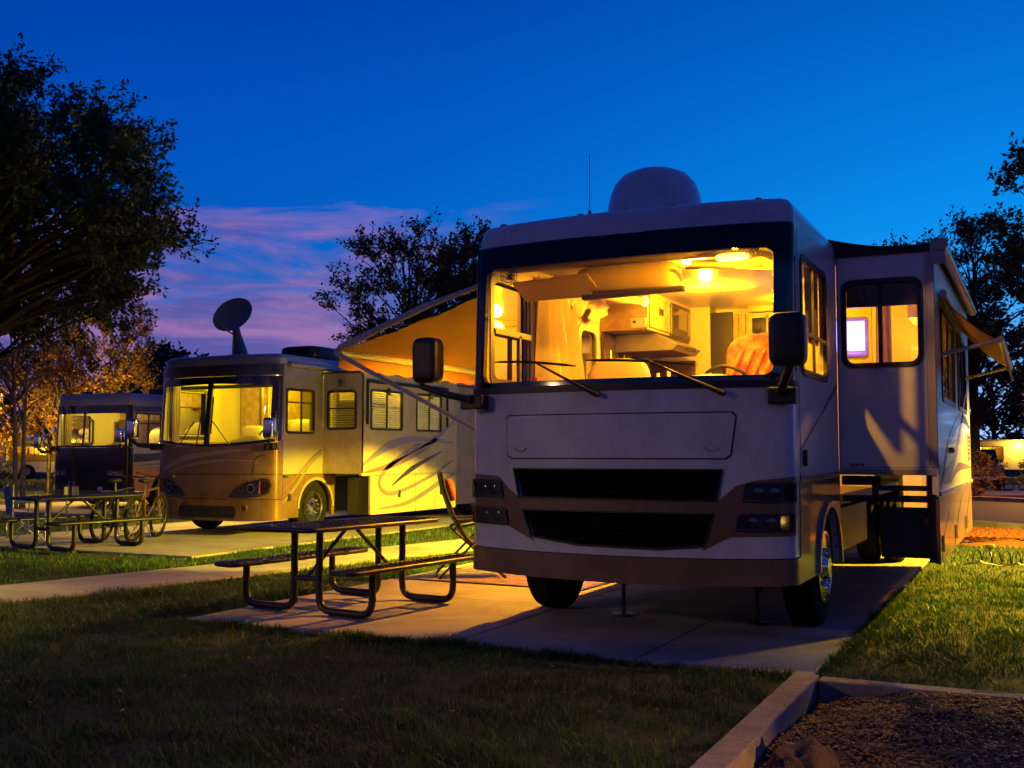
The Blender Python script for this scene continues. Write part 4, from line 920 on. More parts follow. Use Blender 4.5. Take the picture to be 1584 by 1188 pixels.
    # porch lamp on the left wall under the awning
    b = MB(); b.blob((-1.35, 3.35, 2.42), (.04, .09, .05), .6, 14, 8); b.build('porch_lamp', emit('porch_lens', (1, .62, .10), 10), T, smooth=50)
    light('porch_light', 'SPOT', (-1.42, 3.35, 2.38), 1250, (1, .38, .006), .06, T, (R(0), R(30), R(0)), 132, .22)
    b = MB(); b.blob((-1.35, 7.6, 2.35), (.04, .09, .05), .6, 14, 8); b.build('rear_porch_lamp', MATS['porch_lens'], T, smooth=50)
    light('rear_porch_light', 'SPOT', (-1.44, 7.6, 2.32), 9500, (1, .68, .010), .05, T, (R(0), R(26), R(0)), 116, .12)
    return T
RV1 = coach_one()

# ================================================================== generic coach interior
def cab_interior(T, c, zf, zc, yb, lamp, energy, col, seats=((.55, None, 2.1), (-.6, None, 2.0)), slide=None):
    W_ = c.W-.055; A = c.A
    b = MB(); b.box(-W_, c.D, zf-.03, W_, yb, zf); b.build('cabin_floor', M_iron, T)
    b = MB(); b.box(-W_, c.D, zc, W_, yb, zc+.02); b.build('cabin_ceiling', M_ceil, T)
    b = MB(); b.box(-W_, yb, zf, W_, yb+.04, zc); b.build('cabin_rear_wall', M_cream, T)
    vs = []; nx = 20; zw = c.zw
    for i in range(nx+1):
        x = -W_+.05+(2*W_-.1)*i/nx; hz = zw+.03+.11*math.exp(-((x-.55)/.35)**2)
        vs += [(x, .16+c.D*.35, zw-.04), (x, .45, hz-.01), (x, .72, hz), (x, .86, hz-.1), (x, .92, zw-.5)]
    b = MB(); b.add(vs, [(5*i+k, 5*i+k+1, 5*i+k+6, 5*i+k+5) for i in range(nx) for k in range(4)]); b.build('dashboard', M_dash, T, smooth=60)
    for x, m_, zt in seats:
        m_ = m_ or M_seat
        b = MB(); b.blob((x, 1.7, zw-.35), (.28, .3, .11), .55, 20, 10); s_ = b.build('cab_seat', m_, T, smooth=50)
        b = MB(); b.blob((x, 1.95, (zw-.4+zt)/2), (.29, .12, (zt-zw+.42)/2), .5, 24, 14, nz=.03); b.build('seat_back', m_, s_, smooth=60)
    b = MB(); cc = Vector((.55, .98, zw+.06)); rt_ = Matrix.Rotation(R(-58), 3, 'X')
    b.tube([cc+rt_ @ Vector((.2*math.cos(a), .2*math.sin(a), 0)) for a in [2*math.pi*i/24 for i in range(24)]], .015, 8, closed=True); b.build('steering_wheel', M_iron, T, smooth=40)
    b = MB(); b.plate(rr(.42, zw+.08, 1.38, zc-.28, .08), [rr(.48, zw+.14, 1.32, zc-.34, .05)], lambda u, v, w: c.Lf(u, v, w-.055), .015); b.build('inner_window_frame', M_iron, T)
    b = MB(); b.obox((-.1, .62, zc-.10), (2.1, .05, .07)); b.build('header_rail', M_iron, T); b = MB(); b.box(-W_+.02, 2.3, zf, -W_+.5, 3.6, zc-.02); b.build('tall_cabinet', M_wood, T, bevel=.01)
    b = MB(); b.box(W_-.36, 2.6, zc-.5, W_, 4.2, zc-.01); b.build('wall_cabinet', M_wood, T, bevel=.01); b = MB(); b.box(-W_+.5, 2.28, zf, -W_+.54, 2.32, zc-.02); b.build('cabinet_edge', M_dkwood, T)
    b = MB(); b.blob(lamp, (.12, .12, .03), .8, 16, 8); b.build('ceiling_lamp', emit('lamp_lemon', (1, .8, .10), 14), T, smooth=50)
    light('cabin_light', 'POINT', (lamp[0], lamp[1], lamp[2]-.08), energy, col, .07, T)

# ================================================================== COACH 2
def coach_two():
    T = thing('motorhome', 'champagne motorhome with a satellite dish on its roof, behind the orange awning', 'motorhome', (-12.74, 14.16, 0))
    c = Coach(1.30, 11.5, 3.06, .40, 6, .17, 1.6, .09, None); A, F, fx = c.A, c.F, c.fx; c.zw = 1.56; CU = c.cuts(); CV = [1.9, 2.2, 2.5]
    sag = lambda x: 1.50+.10*(x/1.3)**2                       # the lower edge of the windshield dips in the middle
    n = 24; low = [(A*(-1+2*i/n), sag(1.3*(-1+2*i/n))) for i in range(n+1)]
    mid = [(A*(-1+2*i/n), 1.04) for i in range(n+1)]
    b = MB(); b.plate(mid+low[::-1], (), F, .04, CU); b.build('front_panel', M_goldp, T, smooth=30)
    b = MB(); b.plate([(-A, .62), (A, .62), (A, 1.03), (-A, 1.03)], (), F, .04, CU); b.build('lower_front_panel', M_goldp, T, smooth=30)
    b = MB(); b.plate([(-A, .27), (-.5*A, .25), (.5*A, .25), (A, .27), (A, .612), (-A, .612)], (), outw(F, .015), .05, CU); bp = b.build('bumper', M_goldp, T, smooth=30, bevel=.006)
    b = MB(); b.plate([(-A*.99, 1.028), (A*.99, 1.028), (A*.99, 1.042), (-A*.99, 1.042)], (), outw(F, .001), .004, CU); b.build('panel_seam', M_black, T)
    b = MB(); b.plate(rr(c.ux(-.62), .30, c.ux(.62), .50, .06), [], outw(F, .017), .01, CU[8:-8]); b.build('air_intake', M_black, T)
    for s in (-1, 1):
        P = [(.48, .66), (.58, .78), (.80, .90), (1.08, .975), (1.20, .96), (1.24, .86), (1.20, .72), (1.05, .665), (.8, .645), (.6, .64)]
        P = fx([(s*x, z) for x, z in P]); cu_, cz_ = sum(p[0] for p in P)/len(P), sum(p[1] for p in P)/len(P); Pi = [(cu_+(u-cu_)*.93, cz_+(v-cz_)*.88) for u, v in P]
        b = MB(); b.plate(P, [Pi], outw(F, .012), .01, CU); h = b.build('headlight', M_black, T, smooth=30)
        b = MB(); b.plate(Pi, (), outw(F, .005), .002, CU); b.build('reflector', MATS['lamp_reflector'], h)
        for x, r_, m_ in ((.90, .075, M_chrome), (.72, .045, M_chrome)):
            u0 = c.ux(s*x); b = MB()
            b.plate([(u0+r_*math.cos(a), .80+r_*math.sin(a)) for a in [2*math.pi*i/16 for i in range(16)]], [[(u0+r_*.8*math.cos(a), .80+r_*.8*math.sin(a)) for a in [2*math.pi*i/16 for i in range(16)]]], outw(F, .018), .012); b.build('lamp_ring', m_, h)
            b = MB(); b.plate([(u0+r_*.8*math.cos(a), .80+r_*.8*math.sin(a)) for a in [2*math.pi*i/16 for i in range(16)]], (), outw(F, .012), .003); b.build('lamp_lens', M_lens, h)
        b = MB(); e = [fx([(s*x, z)])[0] for x, z in ((1.04, .72), (1.18, .75), (1.21, .86), (1.17, .93), (1.06, .93))]; b.plate(e, (), outw(F, .014), .006, CU); b.build('turn_signal', M_amber, h)
        b = MB(); b.plate(Pi, (), outw(F, .016), 0, CU); b.build('lens', glass('lamp_glass', (.8, .8, .8), 1.6, .03), h)
        u0 = c.ux(s*.62+0*.1); u0 = c.ux(s*.78); b = MB(); b.plate([(u0+.07*math.cos(a), .47+.07*math.sin(a)) for a in [2*math.pi*i/18 for i in range(18)]], [[(u0+.05*math.cos(a), .47+.05*math.sin(a)) for a in [2*math.pi*i/18 for i in range(18)]]], outw(F, .03), .02); fl = b.build('fog_light', M_goldp, T)
        b = MB(); b.plate([(u0+.05*math.cos(a), .47+.05*math.sin(a)) for a in [2*math.pi*i/18 for i in range(18)]], (), outw(F, .02), .003); b.build('lamp_lens', M_lens, fl)
    for ps, ws in (([(-1.1, 1.1), (-.5, 1.30), (.2, 1.40), (.9, 1.45)], [.02, .10, .07, .01]), ([(-.9, 1.06), (-.3, 1.2), (.4, 1.27), (1.0, 1.25)], [.01, .05, .04, .01])):
        b = MB(); b.ribbon(ps, ws, outw(F, .004), .003); b.build('swoosh', M_grey, T)
    b = MB(); b.ribbon([(c.ux(1.14), 1.36), (c.ux(1.02), 1.33), (c.ux(.95), 1.25), (c.ux(.93), 1.06)], [.012]*4, outw(F, .002), .003); b.build('hatch_seam', M_black, T)
    # windshield in two panes
    top = 2.58; n2 = 12
    b = MB(); b.plate([(A*.985*(-1+2*i/n), sag(1.3*(-1+2*i/n))+.002) for i in range(n+1)]+[(A*.985, 2.70), (-A*.985, 2.70)],
                      [[(c.ux(-1.2+1.13*i/n2), sag(-1.2+1.13*i/n2)+.045) for i in range(n2+1)]+[(c.ux(-.07), top), (c.ux(-1.2), top-.03)], [(c.ux(.03+1.17*i/n2), sag(.03+1.17*i/n2)+.045) for i in range(n2+1)]+[(c.ux(1.2), top-.03), (c.ux(.03), top)]], F, .035, CU, CV, mi=0, mb=1, ms=0)
    b.build('windshield_frame', [M_frit, M_cream], T, smooth=30)
    for a_, e_ in ((-1.22, -.05), (.01, 1.22)):
        b = MB(); b.plate([(c.ux(a_+(e_-a_)*i/n2), sag(a_+(e_-a_)*i/n2)+.03) for i in range(n2+1)]+[(c.ux(e_), top+.02), (c.ux(a_), top+.02)], (), outw(F, -.006), 0, CU, CV); b.build('windshield', G_wind2, T, smooth=50)
    b = MB(); b.plate([(-A, 2.705), (A, 2.705), (A, 2.90), (-A, 2.90)], (), outw(F, .005), .05, CU); b.build('brow_panel', M_dkgrey, T, smooth=30)
    b = MB()
    for sg in (-1, 1): b.plate([(sg*A, 1.6), (sg*A*.985, 1.6), (sg*A*.985, 2.70), (sg*A, 2.70)][::sg], (), F, .05, CU, CV)
    b.build('pillar', M_silver, T, kind='stuff')
    roof_cap(T, c, 2.89, 3.08, M_silver, 'roof_cap', .10)
    for pv, md, e0, e1 in (((-.62, 1.53), (-.28, 1.93), (-.20, 1.55), (-.12, 2.28)), ((.50, 1.53), (.14, 1.93), (.10, 1.72), (.10, 2.35))):
        b = MB(); P = lambda p, o: F(c.ux(p[0]), p[1], o)
        b.tube([P(pv, .03), P(md, .05)], .010, 6); w_ = b.build('wiper', M_black, T); b = MB(); b.tube([P(e0, .03), P(e1, .03)], .012, 6); b.build('wiper_blade', M_black, w_)
    # walls
    D = c.D; wc = 1.33; wr = .48; xs1 = 2.13; s0 = 1.53; s1 = 4.95
    def arch(y0, y1, z0, z1, yc, r, zc_):
        return [(y0, z0)]+[(yc+r*math.cos(math.pi-math.pi*i/12), (zc_+r*math.sin(math.pi-math.pi*i/12)) if 0 < i < 12 else z0) for i in range(13)]+[(y1, z0), (y1, z1), (y0, z1)]
    sw_ = rr(.16, 1.70, 1.18, 2.50, .06); sw_ = rr(.46, 1.72, 1.22, 2.50, .06)
    b = MB(); b.plate([(D, 1.03), (s0, 1.03), (s0, 2.895), (D, 2.895)], [rr(.50, 1.75, 1.25, 2.47, .05)], c.R, .05, mi=0, mb=1, ms=0)
    b.build('side_wall', [M_silver, M_cream], T); b = MB()
    b.plate([(s1+.01, .27), (11.5, .27), (11.5, 2.895), (s1+.01, 2.895)], [rr(5.3, 1.75, 6.2, 2.45, .05)], c.R, .05, mi=0, mb=1, ms=0); b.build('side_wall', [M_pearl, M_cream], T)
    b = MB(); b.plate(arch(D, 1.92, .29, 1.02, wc, wr, .44), (), c.R, .05); b.build('lower_side_wall', M_goldp, T, bevel=.003)
    lo = [(wc+(wr+.05)*math.cos(math.pi*i/16), .44+(wr+.05)*math.sin(math.pi*i/16)) for i in range(17)]; lp = [(wc+wr*math.cos(math.pi*i/16), .44+wr*math.sin(math.pi*i/16)) for i in range(17)]
    b = MB(); b.plate(lo+lp[::-1], (), outw(c.R, .02), .05); b.build('wheel_arch', M_silver, T, smooth=30)
    window(T, outw(c.R, .012), .47, 1.72, 1.28, 2.50, .06, .045, bars=(.90,), hbars=(2.26,))
    window(T, outw(c.R, .012), 5.27, 1.72, 6.23, 2.48, .06, .045, bars=(5.75,))
    b = MB(); b.box(c.W+.001, .55, .58, c.W+.02, .62, .70); b.box(c.W+.001, .43, .98, c.W+.03, .52, 1.01); b.build('door_latch', M_black, T, kind='stuff')
    b = MB(); b.box(c.W+.0005, .405, .3, c.W+.0025, .413, 2.88); b.build('panel_seam', M_black, T)
    for ps, ws, m_ in (([(.42, .55), (.8, .85), (1.15, 1.2), (1.5, 1.40)], [.02, .06, .08, .07], M_grey), ([(.42, .75), (.8, 1.0), (1.2, 1.3), (1.5, 1.45)], [.02, .03, .04, .04], M_tan)):
        b = MB(); b.ribbon(ps, ws, outw(c.R, .004), .003); b.build('swoosh', m_, T)
    b = MB(); b.plate([(D, .27), (11.5, .27), (11.5, 2.895), (D, 2.895)], [rr(.50, 1.72, 1.35, 2.5, .06), rr(3, 1.8, 4.2, 2.45, .06)], c.Lf, .05, mi=0, mb=1, ms=0); b.build('side_wall', [M_silver, M_cream], T)
    window(T, outw(c.Lf, .012), .47, 1.69, 1.38, 2.53, .06, .045, bars=(.9,)); window(T, outw(c.Lf, .012), 2.97, 1.77, 4.23, 2.48, .06, .045, bars=(3.6,))
    b = MB(); b.box(-1.29, 11.45, .3, 1.29, 11.5, 2.89); b.build('rear_wall', M_silver, T)
    # slide-out : main room box
    Fy = lambda u, v, w: (u, s0-w, v); Sx = lambda u, v, w: (xs1+w, u, v)
    b = MB(); b.plate(rr(1.305, 1.03, xs1, 2.80, .012, 2), [rr(1.42, 1.83, 1.99, 2.47, .05)], Fy, .05, mi=0, mb=1, ms=0); b.build('slide_out_front', [M_pearl, M_cream], T)
    wn = window(T, outw(Fy, .012), 1.39, 1.80, 2.02, 2.50, .07, .04, hbars=(2.18,))
    for k in range(15): b = MB(); b.obox((1.705, s0+.075, 1.87+.041*k), (.58, .03, .004), (R(35), 0, 0)); b.build('blind_slat', M_blinds, wn)
    b = MB(); b.plate([(s0+.001, 1.0), (s1, 1.0), (s1, 2.80), (s0+.001, 2.80)], [rr(1.82, 1.83, 2.84, 2.50, .05), rr(3.38, 1.83, 4.30, 2.50, .05)], Sx, .05, mi=0, mb=1, ms=0); b.build('slide_out_wall', [M_pearl, M_cream], T)
    for ya, yb in ((1.79, 2.87), (3.35, 4.33)):
        wn = window(T, outw(Sx, .012), ya, 1.80, yb, 2.53, .06, .04, bars=((ya+yb)/2,))
        for k in range(15): b = MB(); b.obox((xs1-.075, (ya+yb)/2, 1.86+.043*k), (.03, yb-ya-.06, .004), (0, R(-35), 0)); b.build('blind_slat', M_blinds, wn)
    b = MB(); b.box(1.25, s0+.05, 1.03, xs1-.05, s1-.05, 1.08); b.build('slide_out_floor', M_iron, T)
    b = MB(); b.box(1.25, s0-.03, 2.80, xs1+.02, s1, 2.83); b.build('slide_out_roof', M_dkgrey, T)
    b = MB(); b.box(1.25, s1-.05, .99, xs1-.05, s1, 2.80); b.build('slide_out_end', M_silver, T)
    for ya, yb in ((1.82, 3.34), (3.36, 4.9)):
        b = MB(); b.plate(rr(ya, .30, yb, .985, .02, 2), (), Sx, .05); d_ = b.build('compartment_door', M_pearl, T, bevel=.005)
        b = MB(); b.box(xs1+.001, ya+.9, .58, xs1+.02, ya+.97, .71); b.build('door_latch', M_black, d_, bevel=.004)
    b = MB(); b.box(1.62, 1.85, .30, 2.07, 1.89, .96); b.build('compartment_end', M_iron, T)
    b = MB(); b.plate([(s0+.02, .99), (s1, .99), (s1, 1.015), (s0+.02, 1.015)], (), outw(Sx, .015), .015); b.build('rub_rail', M_silver, T)
    for ps, ws, m_ in (([(1.55, 1.18), (2.4, 1.52), (3.4, 1.66), (4.8, 1.60)], [.03, .15, .10, .02], M_grey), ([(1.6, 1.05), (2.6, 1.2), (3.8, 1.55), (4.85, 2.05)], [.02, .13, .12, .02], M_tan),
                       ([(4.1, 1.62), (3.2, 1.45), (2.3, 1.10), (2.1, .80), (2.6, .66), (3.9, .95), (4.8, 1.25)], [.02, .10, .09, .07, .08, .06, .02], M_grey), ([(2.1, .40), (3.1, .48), (4.2, .80), (4.85, .98)], [.02, .08, .10, .03], M_grey), ([(2.5, .80), (3.2, 1.10), (4.3, 1.42)], [.02, .10, .02], M_dkgrey)):
        b = MB(); b.ribbon(ps, ws, outw(Sx, .0165), .003, 32); b.build('swoosh', m_, T)
    b = MB(); b.tube([(xs1+.04, 1.65, 2.66), (xs1+.04, 4.5, 2.66)], .03, 10); wa = b.build('window_awning_roller', M_black, T, smooth=40)
    for y in (1.66, 4.5): b = MB(); b.box(xs1+.02, y-.02, 1.9, xs1+.05, y+.02, 2.66); b.build('awning_arm', M_black, wa)
    for (x, y, z) in ((1.70, s0-.03, 2.62), (2.17, 2.35, 2.50), (2.17, 3.85, 2.50)):                 # little lizard ornaments
        b = MB(); b.blob((x, y, z), (.03, .03, .07), .9, 10, 8)
        for a in (.5, 2.4, 3.8, 5.6): 
            if y < s0: b.tube([(x, y, z), (x+.08*math.cos(a), y, z+.09*math.sin(a)), (x+.12*math.cos(a), y, z+.06*math.sin(a)-.03)], [.012, .009, .005], 5)
            else: b.tube([(x, y, z), (x, y+.08*math.cos(a), z+.09*math.sin(a)), (x, y+.12*math.cos(a), z+.06*math.sin(a)-.03)], [.012, .009, .005], 5)
        b.build('wall_ornament', M_dkgrey, T, smooth=50)
    # wheels, belly
    for s in (-1, 1):
        wheel(T, s*1.12, wc, .45, s); wheel(T, s*1.14, 7.3, .45, s)
    b = MB(); b.box(-1.22, .45, .85, 1.22, 11.3, .98); b.box(-1.2, 2.1, .32, 1.0, 6.3, .85); b.build('underbody', M_black, T, kind='stuff')
    b = MB(); b.tube([(-1.1, wc, .45), (1.1, wc, .45)], .06, 10); b.build('axle', M_black, T)
    # mirrors
    mirror(T, 1, (1.27, .12, 1.50), [(1.27, .05, 1.48), (1.34, -.06, 1.50), (1.42, -.10, 1.60), (1.42, -.10, 1.68)], (1.42, -.10, 1.80), (.20, .14, .36), M_chrome)
    mirror(T, -1, (-1.24, .10, 1.50), [(-1.26, 0, 1.50), (-1.5, -.06, 1.52), (-1.62, -.08, 1.6), (-1.62, -.08, 1.7)], (-1.62, -.08, 1.82), (.20, .14, .36), M_chrome)
    # roof
    b = MB(); cdish = Vector((-.95, 1.7, 4.02)); M_ = Matrix.Rotation(R(-62), 3, 'X') @ Matrix.Rotation(0, 3, 'Z'); M_ = Matrix.Rotation(R(18), 3, 'Y') @ Matrix.Rotation(R(58), 3, 'X')
    prof = [(r_*1.16, h_) for r_, h_ in [(0, -.07), (.12, -.062), (.24, -.04), (.34, 0), (.345, .006), (.24, -.025), (.12, -.047), (0, -.055)]]
    b.lathe(prof, (0, 0, 0), 'Z', 32); b.v = [tuple(cdish+M_ @ Vector(v)) for v in b.v]; d = b.build('satellite_dish', mat('dish_grey', (.22, .22, .24), .5), T, smooth=50)
    b = MB(); b.tube([(-.80, 1.8, 3.06), (-.86, 1.8, 3.35), (-.90, 1.78, 3.62), (-.93, 1.74, 3.92)], [.19, .14, .085, .06], 12); b.tube([(-.9, 1.78, 3.6), (-.95, 1.4, 3.75), (-1.0, 1.25, 3.95)], .015, 6); b.blob((-.8, 1.8, 3.10), (.2, .25, .07), .6, 16, 8); b.build('dish_mast', M_grey, T, smooth=50)
    for x_, y, z, r_ in ((.42, 2.3, 3.22, .45), (0, 6.5, 3.2, .5)): b = MB(); b.blob((x_, y, z), (.42, r_, .17), .4, 24, 10); b.build('air_conditioner', M_black, T, smooth=50)
    b = MB(); b.blob((-1.1, 4.8, 3.14), (.16, .2, .12), .6, 14, 8); b.build('roof_vent', M_black, T, smooth=50)
    b = MB(); b.tube([(1.34, .5, 2.90), (1.34, 11.2, 2.90)], .05, 10); b.build('awning_case', M_silver, T, smooth=40)
    # inside
    cab_interior(T, c, .95, 2.86, 4.9, (.2, 1.5, 2.84), 105, LEMON, ((.56, None, 1.98), (-.60, None, 1.9)))
    light('living_light', 'POINT', (0, 3.0, 2.7), 60, LEMON, .08, T); light('slide_light', 'POINT', (1.65, 2.6, 2.6), 26, LEMON, .08, T); light('slide_rear_light', 'POINT', (1.65, 4.1, 2.6), 22, LEMON, .08, T); light('rear_light', 'POINT', (.3, 6.0, 2.6), 24, LEMON, .08, T)
    b = MB(); b.box(.15, 4.84, 1.2, .95, 4.89, 2.35); b.build('bedroom_door', M_ceil, T, bevel=.02)
    b = MB(); b.plate(rr(.10, 1.0, 1.0, 2.45, .2), [rr(.16, 1.0, .94, 2.39, .16)], lambda u, v, w: (u, 4.83-w, v), .03); b.build('door_surround', M_dkwood, T)
    b = MB(); b.box(-.20, 3.9, .96, -.10, 4.85, 2.85); b.build('partition', M_dkwood, T); b = MB(); b.box(.98, 3.7, 2.3, 1.22, 4.85, 2.8); b.build('wall_cabinet', M_wood, T)
    b = MB(); b.obox((0, .55, 2.555), (2.2, .05, .06)); b.build('visor_bar', M_iron, T); b = MB(); b.obox((.35, .62, 2.62), (.5, .02, .16), (R(20), 0, 0)); b.build('sun_visor', M_ceil, T)
    b = MB(); b.blob((-.15, 2.9, 1.85), (.50, .28, .20), .7, 24, 12, nz=.08); b.build('cushion', M_seat, T, smooth=60)
    curtain(T, -1.2, .45, -1.2, .62, 1.6, 2.8, M_curt, 3, .02); curtain(T, -.9, 2.5, -.62, 2.5, 1.2, 2.8, M_curt, 4, .03); curtain(T, 1.2, 1.28, 1.2, 1.5, 1.6, 2.8, M_curt, 3, .02)
    b = MB(); b.blob((-1.36, 2.4, 2.3), (.04, .08, .05), .6, 12, 8); b.build('porch_lamp', emit('porch_lens', (1, .62, .10), 10), T)
    light('porch_light', 'SPOT', (-1.44, 2.4, 2.26), 900, (1, .58, .04), .05, T, (0, R(32), 0), 140, .3)
    return T
RV2 = coach_two()

# ================================================================== COACH 3
def coach_three():
    T = thing('motorhome', 'smaller looking motorhome with a black front and grey striped side, leftmost in the row', 'motorhome', (-21.70, 19.70, 0))
    c = Coach(1.28, 10.5, 2.9, .35, 7, .12, 1.6, .06, None); A, F, fx = c.A, c.F, c.fx; c.zw = 1.52; CU = c.cuts(); CV = [1.9, 2.2]
    b = MB(); b.plate([(-A, .20), (A, .20), (A, 1.52), (-A, 1.52)], (), F, .05, CU); b.build('front_panel', M_frit, T, smooth=30)
    b = MB(); b.plate([(-A, .17), (A, .17), (A, .45), (-A, .45)], (), outw(F, .03), .05, CU); b.build('bumper', M_dkgrey, T, smooth=30, bevel=.006)
    for s in (-1, 1):
        b = MB(); b.plate(rr(min(c.ux(s*.72), c.ux(s*1.18)), .82, max(c.ux(s*.72), c.ux(s*1.18)), .95, .03), (), outw(F, .012), .01, CU); h = b.build('headlight', M_dkgrey, T)
        for x in (.84, 1.04):
            u0 = c.ux(s*x); b = MB(); b.plate([(u0+.055*math.cos(a), .885+.05*math.sin(a)) for a in [2*math.pi*i/16 for i in range(16)]], (), outw(F, .018), .006); b.build('lamp_lens', M_chrome, h)
        u0 = c.ux(s*.55); b = MB(); b.plate([(u0+.09*math.cos(a), .50+.05*math.sin(a)) for a in [2*math.pi*i/16 for i in range(16)]], (), outw(F, .04), .01); b.build('fog_light', M_alu, T)
    hl_ = rr(c.ux(-1.19), 1.58, c.ux(-.13), 2.39, .05); hr_ = rr(c.ux(-.09), 1.58, c.ux(1.19), 2.39, .05)
    b = MB(); b.plate([(-A*.985, 1.53), (A*.985, 1.53), (A*.985, 2.60), (-A*.985, 2.60)], [hl_, hr_], F, .035, CU, CV, mi=0, mb=1, ms=0); b.build('windshield_frame', [M_frit, M_cream], T, smooth=30)
    for hp in (hl_, hr_): b = MB(); b.plate(hp, (), outw(F, -.006), 0, CU, CV); b.build('windshield', G_wind2, T)
    for sg in (-1, 1): b = MB(); b.plate([(sg*A, 1.53), (sg*A*.985, 1.53), (sg*A*.985, 2.61), (sg*A, 2.61)][::sg], (), F, .05, CU, CV); b.build('pillar', M_silver, T)
    roof_cap(T, c, 2.605, 2.90, M_silver, 'roof_cap', .10)
    D = c.D
    for fn in (c.R, c.Lf):
        b = MB(); b.plate([(D, 1.02), (10.5, 1.02), (10.5, 2.61), (D, 2.61)], [rr(.42, 1.63, 1.28, 2.38, .05)], fn, .05, mi=0, mb=1, ms=0); b.build('side_wall', [M_silver, M_cream], T)
        b = MB(); b.plate([(D, .27), (.9, .27)]+[(1.45+.45*math.cos(math.pi-math.pi*i/10), .44+.45*math.sin(math.pi-math.pi*i/10)) for i in range(1, 10)]+[(1.95, .27), (10.5, .27), (10.5, 1.01), (D, 1.01)], (), fn, .05); b.build('lower_side_wall', mat('coach_lamplit_lower', (.36, .16, .07), .35, coat=.4), T)  # orange lamplight on the lower side is put into this colour
        window(T, outw(fn, .012), .39, 1.60, 1.31, 2.41, .05, .04, bars=(.85,), hbars=(2.14,))
    for ps, ws, m_ in (([(.36, 1.26), (1.2, 1.30), (2.4, 1.42)], [.22, .18, .16], M_dkgrey), ([(.36, 1.07), (1.3, 1.12), (2.4, 1.25)], [.03, .05, .05], M_grey), ([(.36, 2.5), (1.4, 2.52), (3, 2.52)], [.14, .14, .14], M_dkgrey)):
        b = MB(); b.ribbon(ps, ws, outw(c.R, .014), .003); b.build('side_stripe', m_, T)
    b = MB(); b.box(-1.27, 10.4, .3, 1.27, 10.5, 2.6); b.build('rear_wall', M_silver, T)
    for s in (-1, 1): wheel(T, s*1.1, 1.45, .44, s); wheel(T, s*1.1, 7, .44, s)
    b = MB(); b.box(-1.2, .4, .5, 1.2, 10.3, .95); b.build('underbody', M_black, T)
    mirror(T, 1, (1.26, .1, 1.52), [(1.26, .05, 1.50), (1.30, -.12, 1.52), (1.33, -.14, 1.62)], (1.33, -.14, 1.82), (.20, .14, .36), M_chrome)
    mirror(T, -1, (-1.24, .1, 1.50), [(-1.24, .05, 1.45), (-1.5, -.05, 1.40), (-1.62, -.08, 1.5)], (-1.62, -.08, 1.68), (.20, .14, .34), M_chrome)
    for x, y in ((.3, 2.6), (-.1, 5.5)): b = MB(); b.blob((x, y, 3.0), (.42, .5, .15), .4, 24, 10); b.build('air_conditioner', M_black, T, smooth=50)
    b = MB(); b.blob((-.95, .9, 2.95), (.10, .12, .06), .6, 14, 8); b.build('roof_vent', M_black, T, smooth=50)
    cab_interior(T, c, .9, 2.58, 4.5, (.3, 1.6, 2.56), 85, (1, .78, .12), ((.55, M_seat, 2.0), (-.6, M_seat, 1.9)))
    b = MB(); b.box(-.95, 2.0, .95, -.55, 3.8, 2.3); b.build('wardrobe', M_dkwood, T); b = MB(); b.box(-.5, 3.9, 1.0, -.38, 4.4, 2.4); b.build('curtain_panel', mat('pale_green_curtain', (.45, .62, .45), .8), T)
    b = MB(); b.blob((.15, 2.7, 1.98), (.45, .25, .12), .6, 20, 10); b.build('cushion', mat('tan_leather', (.5, .3, .08), .5), T, smooth=50)
    curtain(T, -1.18, .4, -1.18, .6, 1.6, 2.5, M_curt, 3, .02)
    for x in (.25, .75):
        nS = 12; vs = []
        for i in range(nS+1): t = i/nS; vs += [(x+.5*t, 3.5, 2.5), (x+.5*t, 3.48+.02*math.sin(9*t), 2.42-.22*math.sin(math.pi*t))]
        b = MB(); b.add(vs, [(2*i, 2*i+1, 2*i+3, 2*i+2) for i in range(nS)]); b.build('window_swag', M_curt, T)
    b = MB(); b.blob((-1.34, 2.6, 2.2), (.04, .08, .05), .6, 12, 8); b.build('porch_lamp', emit('porch_lens', (1, .62, .10), 10), T)
    light('porch_light', 'SPOT', (-1.42, 2.6, 2.16), 500, (1, .55, .04), .05, T, (0, R(32), 0), 140, .3)
    return T
RV3 = coach_three()

